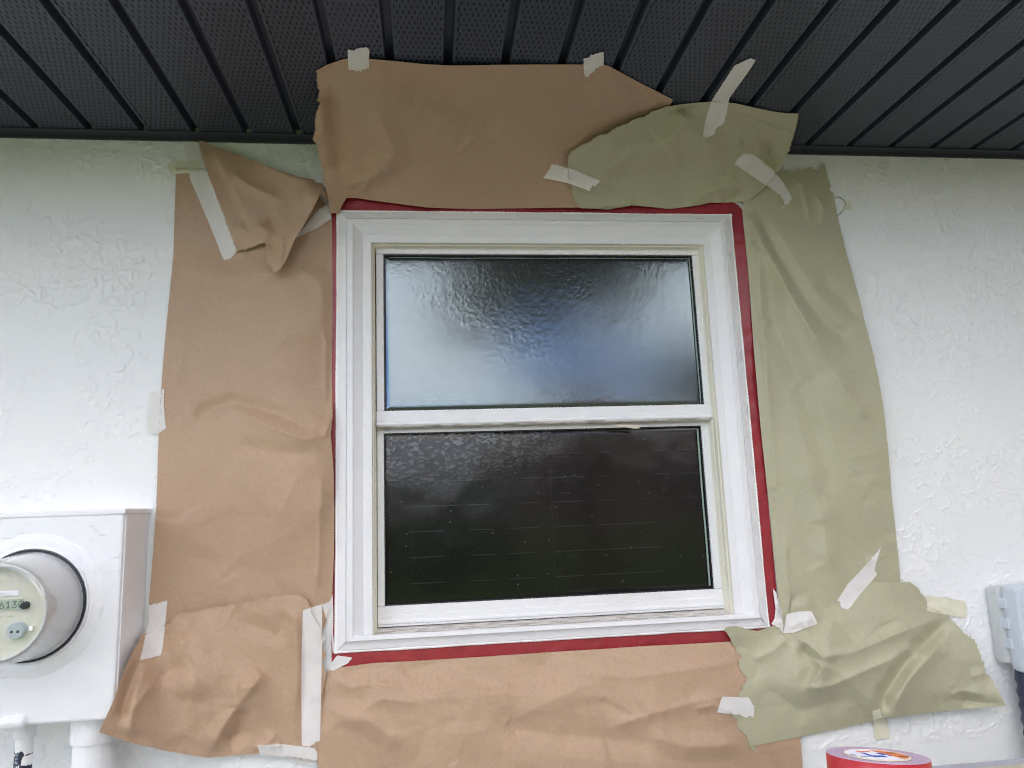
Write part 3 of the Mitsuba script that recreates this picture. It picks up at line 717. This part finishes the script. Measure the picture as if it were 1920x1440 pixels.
CR = Sheet('brown_paper_sheet_003', [(372, 264), (380, 264), (398, 272), (430, 284), (470, 299), (520, 318), (560, 331), (583, 336, 't'), (604, 344, 't'), (613, 362), (620, 382), (612, 376), (601, 363), (585, 395), (565, 430), (553, 448), (540, 480), (527, 503), (514, 512), (507, 500, 't'), (497, 484, 't'), (500, 470), (497, 455, 't'), (485, 456, 't'), (470, 466, 't'), (444, 473), (430, 440), (405, 370), (385, 310)],
           [(374, 266, .012), (430, 284, .016), (520, 318, .022), (600, 342, .026), (618, 378, .016), (600, 364, .052), (565, 428, .058), (530, 496, .056), (514, 510, .050), (498, 470, .034), (445, 470, .016), (420, 420, .016), (385, 310, .012), (480, 400, .022), (540, 370, .026), (540, 410, .040), (500, 345, .022), (460, 350, .018), (470, 460, .020)],
           [('s', [(395, 280), (415, 320), (440, 370), (470, 430), (480, 440)], 4, 4), ('r', [(430, 320), (470, 350), (530, 375)], 5, 12), ('r', [(525, 430), (530, 470), (520, 505)], 5, 6), ('g', [(505, 400), (520, 440), (505, 470)], -6, 10), ('r', [(475, 300), (540, 330), (590, 345)], 4, 14), ('g', [(440, 420), (470, 440), (500, 420)], 4, 14)], seed=52, wr=0.9, cr=1.6, over=(LS,), gap=2.5, step=3.2).build('mat_kraft')
tag(CR.name, 'small crumpled brown paper piece with torn curled flap below the soffit', 'paper sheet')
TB = Sheet('brown_paper_sheet_004', [(592, 133), (612, 122), (640, 112), (660, 108), (700, 111), (745, 115), (790, 120), (850, 123), (900, 122), (1000, 121), (1130, 121), (1142, 124), (1170, 139), (1200, 155), (1262, 187), (1256, 198), (1250, 220), (1200, 330), (1180, 384), (1088, 389), (1000, 390), (900, 392), (850, 391), (800, 389), (760, 384), (700, 376), (668, 371), (650, 371), (644, 380), (635, 399),
            (620, 400), (617, 385), (611, 350, 't'), (604, 315, 't'), (597, 290, 't'), (595, 272), (586, 262), (590, 248, 't'), (597, 200, 't'), (594, 165, 't')],
           [(592, 135, .245), (650, 109, 'S'), (750, 115, 'S'), (870, 122, 'S'), (1000, 121, 'S'), (1110, 121, 'S'), (1142, 125, 'S'), (1262, 188, .176), (660, 372, .012), (760, 384, .010), (900, 391, .009), (1000, 390, .009), (1085, 389, .010), (1180, 384, .012), (625, 398, .016), (597, 270, .100),
            (870, 255, .150), (1000, 255, .150), (1110, 255, .140), (720, 250, .146), (870, 330, .070), (870, 190, .216), (1080, 190, .214), (700, 180, .216), (1080, 330, .066), (640, 330, .050), (610, 340, .045), (592, 200, .182), (640, 200, .190), (1190, 260, .118), (1190, 340, .050)],
           [('g', [(618, 150), (630, 250), (640, 330)], -8, 14), ('g', [(600, 180), (606, 260)], 5, 12), ('r', [(645, 350), (690, 335), (720, 320)], 5, 9), ('r', [(685, 285), (720, 305), (735, 330)], 4, 10), ('g', [(740, 150), (850, 200), (960, 260)], -7, 30), ('g', [(700, 200), (740, 290), (690, 340)], 6, 20), ('r', [(680, 362), (690, 345), (688, 335)], 4, 6), ('g', [(1130, 130), (1180, 180), (1240, 195)], 5, 18)],
           seed=61, wr=0.8, cr=1.4, over=(CR, LS), gap=2).build('mat_kraft')
tag(TB.name, 'brown paper sheet taped from window head up to the dark soffit', 'paper sheet')
GT = Sheet('olive_paper_sheet_002', [(1087, 390), (1080, 378, 't'), (1072, 362, 't'), (1068, 340), (1064, 312), (1066, 291, 't'), (1080, 278, 't'), (1110, 261, 't'), (1150, 243, 't'), (1200, 220, 't'), (1250, 200), (1275, 196), (1300, 193), (1345, 190), (1380, 194), (1420, 203), (1450, 209), (1470, 212), (1497, 213), (1494, 232), (1486, 262, 't'), (1478, 285, 't'), (1470, 300), (1466, 313), (1455, 326), (1440, 345), (1420, 364), (1402, 378), (1385, 378), (1360, 380), (1330, 380), (1310, 385), (1280, 389), (1255, 392), (1220, 388), (1185, 385), (1165, 389), (1140, 393)],
           [(1066, 300, (TB, .016)), (1080, 280, (TB, .016)), (1150, 243, (TB, .017)), (1200, 221, (TB, .017)), (1250, 201, (TB, .010)), (1070, 350, (TB, .008)), (1087, 388, (TB, .004)), (1300, 193, .172), (1345, 190, 'S'), (1420, 203, 'S'), (1497, 213, 'S'), (1486, 262, .090), (1470, 300, .040), (1440, 345, .022), (1402, 376, .014), (1330, 380, .010), (1255, 391, .010), (1165, 389, .010),
            (1345, 290, .075), (1250, 290, .094), (1150, 320, .082), (1250, 345, .044), (1350, 340, .034), (1430, 270, .072)],
           [('r', [(1280, 392), (1330, 360), (1400, 340)], 5, 15), ('r', [(1375, 265), (1395, 275), (1420, 262), (1432, 290)], 7, 12), ('g', [(1430, 260), (1440, 290), (1460, 315)], -9, 10), ('r', [(1440, 280), (1452, 300), (1462, 318)], 5, 8), ('g', [(1270, 200), (1290, 240), (1360, 290)], 7, 26), ('r', [(1290, 205), (1270, 245), (1240, 280)], 5, 16), ('g', [(1120, 290), (1200, 290), (1290, 260)], 4, 26), ('g', [(1130, 350), (1180, 330), (1300, 330)], -4, 18),
            ('r', [(1350, 380), (1380, 366), (1395, 355)], -6, 8)], seed=72, wr=1.0, cr=1.35, over=(TB, GR), gap=2).build('mat_olive')
tag(GT.name, 'olive green paper sheet bridging the window head and the dark soffit', 'paper sheet')


# red tape round the frame lies on the wall
def red(name, pts, label, seed):
    pl = outline(pts, seed); p, t, P = fill(pl, 4)
    o = 0.0016 + 0.0022 * np.clip(nz(p[:, 0] / 30, p[:, 1] / 30, seed=seed), -0.3, 1)
    add(name, trimesh.Trimesh(at(p[:, 0], p[:, 1], o), t, process=False), 'mat_red_tape', smooth=True)
    k = name if name in labels else name
    labels[list(scene)[-1]] = {'label': label, 'category': 'red tape', 'group': 'red tape around the window frame'}


red('red_tape_strip', [(1362, 372), (1372, 378), (1385, 385), (1393, 395), (1396, 430), (1404, 530), (1413, 650), (1427, 800), (1442, 960), (1454, 1085), (1462, 1180), (1432, 1180), (1375, 500), (1355, 410)], 'red tape strip running down the right side of the window frame', 1)
red('red_tape_strip_001', [(628, 378), (650, 371), (800, 374), (1000, 380), (1180, 376), (1300, 372), (1376, 376), (1374, 405), (1000, 410), (650, 405), (626, 400)], 'red tape strip along the top of the window frame under the papers', 2)
red('red_tape_strip_002', [(622, 1226), (640, 1215), (1000, 1195), (1360, 1170), (1440, 1165), (1440, 1196), (1380, 1202), (1200, 1213), (1000, 1228), (700, 1248), (624, 1256)], 'red tape strip along the bottom of the window sill', 3)
red('red_tape_strip_003', [(618, 396), (640, 396), (636, 700), (634, 1000), (638, 1225), (622, 1240), (616, 1000), (613, 700)], 'thin red tape edge showing left of the window frame', 4)


# masking tape, following what lies underneath
def support(p):
    o = np.full(len(p), 0.0022)
    for sh in SHEETS:
        ins = shapely.contains_xy(sh.P, p[:, 0], p[:, 1])
        if ins.any(): o[ins] = np.maximum(o[ins], sh.out(p[ins]))
    so = soffit_out(p[:, 0], p[:, 1], ZS - 0.0022)
    return np.maximum(o, so)


TN = [0]


def tape(pts, label, mat='mat_masking', lift=0.0009, curl=()):
    i = TN[0]; TN[0] += 1
    name = 'masking_tape_strip' + (f'_{i:03d}' if i else '')
    pl = outline(pts, 100 + i); p, t, P = fill(pl, 2.4)
    o = support(p)
    tree = cKDTree(p); nb = tree.query_ball_point(p, 9.0)
    o2 = np.array([o[q].mean() for q in nb])
    o2 = np.array([o2[q].mean() for q in nb])
    o = np.maximum(o2, o) + lift + 0.0006 * np.abs(nz(p[:, 0] / 16, p[:, 1] / 16, seed=i))
    o = o + crease_field(p, curl)
    so = soffit_out(p[:, 0], p[:, 1], ZS - 0.0014)
    o = np.where(so > 0, np.maximum(o, so), o)
    scene[name] = mikit.ply(trimesh.Trimesh(at(p[:, 0], p[:, 1], o), t, process=False), mat, smooth=True)
    tag(name, label, 'masking tape')
    return name


tape([(652, 95, 't'), (664, 95, 't'), (685, 88), (692, 92), (692, 131, 't'), (672, 132, 't'), (653, 130)], 'short masking tape piece on the top left edge of the soffit sheet')
tape([(1094, 109), (1105, 108, 't'), (1116, 101), (1132, 97), (1132, 122, 't'), (1115, 130, 't'), (1105, 142, 't'), (1095, 140)], 'short masking tape piece on the top right edge of the soffit sheet')
tape([(1377, 123), (1407, 109), (1417, 113), (1405, 132), (1367, 185), (1364, 203), (1358, 230), (1352, 236, 't'), (1343, 241), (1339, 252), (1328, 258), (1317, 259), (1320, 240), (1326, 212), (1335, 188), (1358, 152)], 'long slanted masking tape holding olive paper to the soffit', curl=[('r', [(1338, 240), (1348, 215)], 2, 4)])
tape([(1034, 308), (1045, 309), (1060, 314), (1075, 318), (1126, 339), (1115, 350, 't'), (1104, 358), (1070, 345), (1055, 341), (1018, 334), (1030, 318)], 'masking tape joining the olive sheet to the brown one above window')
tape([(1377, 307), (1385, 296), (1396, 287), (1412, 291), (1425, 298), (1450, 320), (1468, 342), (1485, 371), (1478, 383, 't'), (1468, 391), (1464, 392), (1470, 384), (1469, 376), (1462, 365), (1440, 350), (1398, 322)], 'curved masking tape at the upper right window corner', curl=[('r', [(1465, 392), (1470, 380), (1460, 362)], 4, 8)])
tape([(342, 264), (356, 260), (372, 268), (378, 290), (395, 340), (420, 405), (444, 470), (437, 480), (430, 486), (419, 487), (405, 450), (380, 390), (356, 335), (350, 300)], 'longest masking tape strip slanting down the crumpled brown paper')
tape([(313, 305, 't'), (330, 300), (355, 304, 't'), (372, 300), (376, 323), (350, 325), (320, 327)], 'yellowish masking tape over the top corner of the left sheet', 'mat_masking_yellow')
tape([(554, 446), (590, 402), (600, 391), (618, 381), (621, 410), (595, 428), (572, 438), (558, 445)], 'masking tape half hidden under the torn brown flap', lift=0.001)
tape([(280, 735), (308, 729), (307, 760), (311, 803), (296, 814), (278, 815, 't'), (277, 770)], 'masking tape on the left edge of the tall brown sheet')
tape([(279, 1133, 't'), (295, 1130, 't'), (314, 1126), (308, 1190), (302, 1228), (285, 1233), (262, 1238), (270, 1205), (277, 1170)], 'masking tape beside the meter box above the billowing sheet')
tape([(568, 1144), (604, 1133), (604, 1190), (612, 1194), (604, 1206), (602, 1300), (600, 1388, 't'), (585, 1396, 't'), (580, 1400), (566, 1398), (565, 1300), (566, 1200)], 'long vertical masking tape left of the lower window corner')
tape([(604, 1134), (618, 1128), (624, 1114), (625, 1160), (624, 1185), (628, 1222), (624, 1225), (620, 1180), (612, 1160)], 'thin white tape sliver beside the left red tape')
tape([(632, 1229), (661, 1233), (652, 1244), (624, 1258), (616, 1254), (620, 1245)], 'small masking tape scrap at the lower left window corner')
tape([(482, 1398), (530, 1395), (590, 1403), (595, 1412), (595, 1436), (575, 1434, 't'), (550, 1434), (546, 1424), (520, 1418), (490, 1418, 't'), (486, 1408)], 'masking tape joining the two brown sheets at the bottom left')
tape([(1354, 1306), (1404, 1308), (1412, 1322, 't'), (1415, 1330), (1412, 1345, 't'), (1380, 1340), (1344, 1336), (1350, 1318)], 'masking tape between the bottom brown sheet and crumpled olive sheet')
tape([(1652, 1026), (1642, 1060), (1640, 1070), (1645, 1077), (1632, 1092), (1612, 1115), (1597, 1135), (1590, 1143), (1580, 1140, 't'), (1570, 1126), (1590, 1095), (1625, 1058)], 'pointed masking tape over the top edge of the crumpled olive sheet')
tape([(1474, 1152), (1500, 1146), (1522, 1146), (1528, 1158), (1533, 1170), (1505, 1180), (1490, 1186), (1468, 1188), (1472, 1170)], 'crinkled masking tape at the lower right window corner', curl=[('r', [(1480, 1180), (1500, 1165), (1525, 1160)], 4, 7)], lift=0.003)
tape([(1449, 1103), (1456, 1112), (1462, 1135), (1466, 1150), (1469, 1168), (1468, 1188), (1462, 1178), (1446, 1170), (1452, 1160), (1454, 1140)], 'torn masking tape tail over the right red tape', curl=[('r', [(1452, 1108), (1462, 1145)], 3, 6)], lift=0.002)
tape([(1737, 1116), (1770, 1121), (1810, 1127), (1813, 1142), (1811, 1160), (1780, 1154), (1738, 1145)], 'yellowish masking tape on the wall right of the crumpled olive sheet', 'mat_masking_yellow')
tape([(1636, 1333), (1650, 1328), (1652, 1342), (1664, 1352), (1668, 1384, 't'), (1640, 1388), (1637, 1355)], 'yellowish masking tape under the bottom edge of crumpled olive sheet', 'mat_masking_yellow')
tape([(1583, 375), (1592, 378), (1600, 381), (1594, 388), (1596, 395), (1586, 392)], 'tiny yellowish tape scrap on the wall near the right sheet', 'mat_masking_yellow')

wp = np.array([(1566, 371), (1572, 369), (1580, 373), (1585, 381), (1583, 392), (1577, 399), (1570, 405)])
add('thin_wire', tube(at(wp[:, 0], wp[:, 1], 0.004), 0.0007, 6), 'mat_ink', smooth=True)
tag('thin_wire', 'thin bent wire sticking out beside the tall olive sheet', 'wire')

# ------------------------------------------------------------------ meter box and meter
bx1, bz0, bz1, BO = -0.341, -0.062, 0.277, 0.115
bx0 = bx1 - 0.33
front_b = box(bx0, bx1, -BO, -0.001, bz0, bz1, 0.004)
add('meter_box__body', front_b, 'mat_box_paint')
add('meter_box__top_cap', box(bx0 - 0.002, bx1 + 0.003, -BO - 0.003, -0.001, bz1 - 0.006, bz1 + 0.0035, 0.002), 'mat_box_paint')
add('meter_box__side_seam', box(bx1 - 0.0005, bx1 + 0.0022, -BO + 0.006, -BO + 0.022, bz0 + 0.004, bz1 - 0.007, 0.001), 'mat_box_paint')
mx, mz = -0.482, 0.127
rg = [(0.118, 0.0), (0.116, 0.0010), (0.111, 0.0022), (0.105, 0.0030), (0.100, 0.0028), (0.0965, 0.002), (0.0950, 0.002), (0.0942, 0.006), (0.0920, 0.0065), (0.0908, 0.004), (0.0905, -0.006)]
add('meter_box__ring', moved(lathe(rg, 96), mx, -BO + 0.0005, mz), 'mat_box_paint', smooth=40)
bl = [(bx1 - 0.165, bz0 + 0.006), (bx1 - 0.120, bz0 + 0.004)]
drip = m3.Manifold.batch_hull([m3.Manifold.sphere(0.006, 20).translate([-0.528, -BO - 0.001, bz0 + 0.001]), m3.Manifold.sphere(0.009, 20).translate([-0.500, -BO - 0.002, bz0 + 0.008]), m3.Manifold.sphere(0.010, 20).translate([-0.482, -BO - 0.001, bz0 + 0.007]), m3.Manifold.sphere(0.007, 20).translate([-0.503, -BO + 0.012, bz0 - 0.004])])
add('meter_box__drip_knob', drip, 'mat_box_paint', smooth=True)
labels['meter_box__drip_knob'] = {'label': 'lumpy painted latch under the box front'}
tag('meter_box', 'white painted metal meter box on the wall at lower left', 'meter box')
D0 = BO + 0.004
add('electric_meter__rim', moved(lathe([(0.0880, 0.0), (0.0902, 0.001), (0.0902, 0.0045), (0.0885, 0.0055), (0.0872, 0.0045)], 96), mx, -D0, mz), 'mat_black_ring', smooth=40)
gp = [(0.0872, 0.004), (0.0868, 0.014), (0.0850, 0.018), (0.0842, 0.030), (0.0790, 0.088), (0.0775, 0.095), (0.0745, 0.0985), (0.068, 0.1000), (0.0, 0.1010)]
add('electric_meter__glass_cover', moved(lathe(gp, 96), mx, -D0, mz), 'mat_glass_cover', smooth=50)
add('electric_meter__inner_ring', moved(lathe([(0.0815, 0.004), (0.0800, 0.030), (0.0745, 0.086), (0.0715, 0.090), (0.0685, 0.088), (0.0680, 0.070)], 96), mx, -D0, mz), 'mat_meter_body', smooth=40)
FY = -D0 - 0.072
dial = trimesh.creation.cylinder(radius=0.0683, height=0.004, sections=96)
dial.apply_transform(trimesh.transformations.rotation_matrix(np.pi / 2, [1, 0, 0]))
add('electric_meter__dial', moved(dial, mx, FY + 0.002, mz), 'mat_meter_cream')
add('electric_meter__display', box(mx - 0.05, mx + 0.028, FY - 0.0022, FY + 0.001, mz + 0.002, mz + 0.018), 'mat_lcd')


def upright(m, x, y, z):
    m = m.copy(); v = m.vertices; m.vertices = np.stack([v[:, 0] + x, y - v[:, 2], v[:, 1] + z], 1); return m


add('electric_meter__digits', upright(meshkit.text_mesh('5613C', 0.0105, 0.0004), mx - 0.016, FY - 0.0022, mz + 0.0045), 'mat_ink')
add('electric_meter__plate', box(mx - 0.05, mx + 0.021, FY - 0.0016, FY + 0.001, mz + 0.0225, mz + 0.031, 0.001), 'mat_white_print')
for k in range(3):
    add('electric_meter__print_line', box(mx - 0.05, mx + 0.012 - 0.009 * k, FY - 0.0019, FY - 0.001, mz + 0.0245 + 0.0022 * k, mz + 0.0254 + 0.0022 * k), 'mat_ink_grey')
for k, (a, b) in enumerate(((-0.02, -0.012), (-0.008, 0.000), (0.006, 0.013))):
    add('electric_meter__print_line', box(mx + a, mx + b, FY - 0.0007, FY + 0.001, mz - 0.0085, mz - 0.0070), 'mat_ink_grey')
bt = [(0.0, 0.010), (0.0045, 0.010), (0.0055, 0.008), (0.0060, 0.0)]
add('electric_meter__button', moved(lathe(bt, 24), mx + 0.033, FY, mz + 0.008), 'mat_black_ring', smooth=40)
add('electric_meter__port', moved(lathe([(0.0, 0.012), (0.0115, 0.012), (0.0125, 0.011), (0.0128, 0.0)], 40), mx + 0.025, FY, mz - 0.029), 'mat_port', smooth=40)
for s_ in (-1, 1):
    add('electric_meter__port__pin_hole', moved(lathe([(0.0, 0.0124), (0.0022, 0.0124), (0.0022, 0.011)], 16), mx + 0.025 + 0.0045 * s_, FY, mz - 0.030), 'mat_black_ring')
add('electric_meter__clip', box(mx + 0.041, mx + 0.0475, FY - 0.006, FY, mz - 0.031, mz - 0.024, 0.001), 'mat_metal')
tag('electric_meter', 'round glass electric meter with a cream dial, plugged into the white box', 'electric meter')
# conduits under the box
cx = -0.507
add('conduit_pipe__tube', tube([(cx, -0.052, GROUND), (cx, -0.052, -0.3), (cx, -0.052, bz0 - 0.004)], 0.0135, 24), 'mat_conduit', smooth=40)
add('conduit_pipe__collar', moved(lathe([(0.0135, 0), (0.0165, 0.002), (0.0168, 0.022), (0.0185, 0.024), (0.0185, 0.034), (0.013, 0.035)], 32, 'z'), cx, -0.052, bz0 - 0.0355), 'mat_box_paint', smooth=40)
tag('conduit_pipe', 'thin painted conduit with a bare dark patch under the meter box', 'conduit pipe')
c2 = -0.3905
add('conduit_pipe_001__tube', tube([(c2, -0.058, GROUND), (c2, -0.058, -0.3), (c2, -0.058, bz0 + 0.002)], 0.0335, 40), 'mat_box_paint', smooth=40)
add('conduit_pipe_001__collar', moved(lathe([(0.0335, 0), (0.0375, 0.001), (0.038, 0.003), (0.038, 0.046), (0.033, 0.047)], 48, 'z'), c2, -0.058, bz0 - 0.045), 'mat_box_paint', smooth=40)
tag('conduit_pipe_001', 'thick white painted pipe with a collar under the meter box', 'conduit pipe')

# ------------------------------------------------------------------ outlet cover at right
ou0, oz_0, oz_1 = 1.338, -0.098, 0.060
ow = 0.125
add('outlet_cover__base', box(ou0 - 0.004, ou0 + ow, -0.034, -0.001, oz_0 + 0.004, oz_1, 0.010), 'mat_plastic_grey', smooth=35)
add('outlet_cover__lid', box(ou0 + 0.004, ou0 + ow + 0.012, -0.074, -0.030, oz_0 - 0.008, oz_1 + 0.006, 0.014), 'mat_plastic', smooth=35)
add('outlet_cover__lid__panel', box(ou0 + 0.016, ou0 + ow, -0.0765, -0.06, oz_0 + 0.006, oz_1 - 0.008, 0.006), 'mat_plastic', smooth=35)
for k, zc in enumerate((0.028, -0.012, -0.050)):
    add('outlet_cover__clip', box(ou0 - 0.0005, ou0 + 0.006, -0.050, -0.028, zc - 0.010, zc + 0.010, 0.002), 'mat_plastic', smooth=35)
tag('outlet_cover', 'pale grey plastic weatherproof outlet cover at the right edge', 'outlet cover')
s = np.linspace(0, 1, 90)
add('flexible_conduit', tube(np.stack([ou0 + 0.035 + 0.004 * np.sin(s * 3), -0.036 + 0 * s, oz_0 + 0.004 - s * 1.19], 1), 0.020 + 0.0016 * np.sign(np.sin(np.arange(90) * np.pi / 1.0 + 1.57)), 20), 'mat_navy', smooth=40)
tag('flexible_conduit', 'dark navy ribbed conduit under the grey outlet cover', 'conduit')

# ------------------------------------------------------------------ work table and roll of red tape
tz = -0.106
add('work_table__top', box(0.60, 1.72, -0.95, -0.455, tz - 0.030, tz - 0.002, 0.003), 'mat_grey_board', smooth=30)
for lx, ly in ((0.66, -0.50), (0.66, -0.90), (1.64, -0.50), (1.64, -0.90)):
    add('work_table__leg', box(lx - 0.015, lx + 0.015, ly - 0.015, ly + 0.015, GROUND, tz - 0.030, 0.003), 'mat_steel_leg', smooth=30)
tag('work_table', 'grey work table below the crumpled olive sheet at lower right', 'table')
gx, gy = np.meshgrid(np.linspace(0.62, 1.70, 60), np.linspace(-0.94, -0.49, 40))
gz = tz + 0.002 + 0.006 * np.clip(nz(gx * 8, gy * 8, seed=3), 0, 1) + 0.0 * gx
gy2 = gy + 0.012 * nz(gx * 9, gy * 2, seed=5) * (gy > -0.52)
vv = np.stack([gx.ravel(), gy2.ravel(), gz.ravel()], 1)
ff = []
for r in range(39):
    for c in range(59):
        p = r * 60 + c
        ff += [[p, p + 1, p + 61], [p, p + 61, p + 60]]
add('table_paper', trimesh.Trimesh(vv, ff, process=False), 'mat_olive', smooth=True)
tag('table_paper', 'olive paper spread over the grey work table', 'paper sheet')
R0, RI, RH = 0.0572, 0.0368, 0.046
rc = at(1644, 1415, 0.56)
RT = trimesh.transformations.rotation_matrix(math.radians(-8.0), [1, 0, 0])
RT2 = trimesh.transformations.rotation_matrix(math.radians(4.0), [0, 1, 0])


def onroll(m):
    m = m.copy(); m.apply_transform(RT); m.apply_transform(RT2); m.apply_translation(rc); return m


add('red_tape_roll__side', onroll(lathe([(RI, -0.0015), (R0 - 0.0006, -0.0002), (R0, -0.001)], 96, 'z')), 'mat_roll_side', smooth=40)
add('red_tape_roll__tape_face', onroll(lathe([(R0, -0.0008), (R0, -RH), (RI, -RH)], 96, 'z')), 'mat_roll_red', smooth=40)
add('red_tape_roll__core', onroll(lathe([(RI, -0.001), (RI - 0.0005, 0.0006), (RI - 0.002, 0.0006), (RI - 0.0022, -RH)], 72, 'z')), 'mat_flake', smooth=40)


def flat(poly, z, mat, key):
    m = trimesh.creation.extrude_polygon(poly, 0.0003, engine='earcut'); m.apply_translation([0, 0, z]); return add(key, onroll(m), mat)


disc = shapely.geometry.Point(0, 0).buffer(RI - 0.002, 48)
cut = Polygon([(0.006, 0.06), (0.06, 0.06), (0.06, -0.06), (0.022, -0.06)])
flat(disc.difference(cut), -0.0006, 'mat_white_print', 'red_tape_roll__label')
flat(disc.intersection(cut), -0.0006, 'mat_orange_print', 'red_tape_roll__label')
for k, (a, b, c, d, mt) in enumerate(((-0.013, 0.004, 0.019, 0.024, 'mat_orange_print'), (-0.013, -0.008, -0.014, 0.014, 'mat_blue_print'), (-0.008, 0.005, -0.014, -0.004, 'mat_blue_print'), (0.006, 0.012, 0.000, 0.012, 'mat_blue_print'), (0.012, 0.014, -0.008, 0.006, 'mat_blue_print'),
                                      (-0.036, -0.029, -0.006, 0.006, 'mat_blue_print'), (-0.026, -0.014, -0.011, -0.008, 'mat_blue_print'), (0.020, 0.032, 0.010, 0.014, 'mat_brown_print'), (0.022, 0.035, -0.014, -0.009, 'mat_brown_print'))):
    flat(shapely.geometry.box(a, c, b, d), -0.0003, mt, 'red_tape_roll__print_mark')
tag('red_tape_roll', 'roll of red tape with white and orange label on the work table', 'tape roll')

# ------------------------------------------------------------------ what stands across the lawn (seen mirrored in the panes)
def leaf_cloud(c, r, n, size, seed):
    rg_ = np.random.default_rng(seed)
    d = rg_.normal(size=(n, 3)); d /= np.linalg.norm(d, axis=1, keepdims=True)
    p = d * rg_.uniform(0.25, 1, (n, 1)) ** 0.5 * np.array(r) + np.array(c)
    keep = meshkit.fbm(p * 0.9 + 50, 3, seed) > 0.42
    p = p[keep]; n = len(p)
    a = rg_.normal(size=(n, 3)); a /= np.linalg.norm(a, axis=1, keepdims=True)
    b = np.cross(a, rg_.normal(size=(n, 3))); b /= np.linalg.norm(b, axis=1, keepdims=True)
    s = size * rg_.uniform(0.6, 1.3, (n, 1))
    v = np.stack([p - a * s, p + b * s * 0.5, p + a * s, p - b * s * 0.5], 1).reshape(-1, 3)
    k = np.arange(n)[:, None] * 4
    return trimesh.Trimesh(v, np.vstack([k + [0, 1, 2], k + [0, 2, 3]]), process=False)


def tree(key, x, y, h, crowns, label, seed):
    pts = [(x, y, GROUND), (x + 0.05, y, GROUND + h * 0.35), (x - 0.05, y + 0.1, GROUND + h * 0.7)]
    ms = [tube(pts, [0.2, 0.15, 0.08], 10)]
    for c, r in crowns:
        ms.append(tube([pts[1], tuple((np.array(pts[1]) + np.array(c)) / 2 + [0, 0, 0.2]), c], [0.08, 0.06, 0.02], 8))
    add(key + '__trunk', cat_(ms), 'mat_bark', smooth=40)
    add(key + '__crown', cat_([leaf_cloud(c, r, int(3600 * r[0] * r[2]), 0.10, seed + i) for i, (c, r) in enumerate(crowns)]), 'mat_leaf')
    tag(key, label, 'tree')


tree('garden_tree', 3.0, -11, 5.5, [((1.05, -11, 3.65), (0.75, 0.7, 0.5)), ((2.25, -11, 4.05), (0.85, 0.9, 0.75)), ((3.35, -11, 4.35), (0.8, 0.9, 0.65)), ((4.2, -11, 2.25), (1.0, 0.8, 0.5)), ((5.0, -11, 2.9), (0.6, 0.7, 0.4)), ((2.6, -11.2, 5.3), (1.7, 1.3, 0.75)), ((1.3, -11.2, 4.9), (1.0, 0.9, 0.6)), ((4.1, -11.3, 4.9), (0.9, 0.9, 0.6)), ((3.9, -11.0, 3.6), (0.45, 0.5, 0.4))], 'loose leafy tree across the lawn, mirrored dark in the upper pane', 200)
add('far_house__wall', box(3.6, 15.0, -41.0, -32.0, GROUND, 1.72), 'mat_brown_house')
rv = [(3.0, -31.4, 1.66), (15.6, -31.4, 1.66), (15.6, -36.5, 3.6), (3.0, -36.5, 3.6), (15.6, -41.6, 1.66), (3.0, -41.6, 1.66)]
add('far_house__roof', trimesh.Trimesh(rv, [[0, 1, 2], [0, 2, 3], [3, 2, 4], [3, 4, 5]], process=False), 'mat_shingle')
for wx in (6.0, 11.0):
    add('far_house__window', box(wx, wx + 1.4, -31.99, -31.94, -0.3, 0.9), 'mat_window_far')
tag('far_house', 'low brown house across the lawn, mirrored in the lower pane', 'house')
add('garden_hedge', cat_([leaf_cloud((xx, -13, GROUND + 1.0), (1.0, 0.8, 1.3), 1100, 0.09, 400 + i) for i, xx in enumerate(np.arange(-9, 1.5, 0.9))]), 'mat_leaf')
tag('garden_hedge', 'dark green hedge across the lawn beside the brown house', 'hedge')
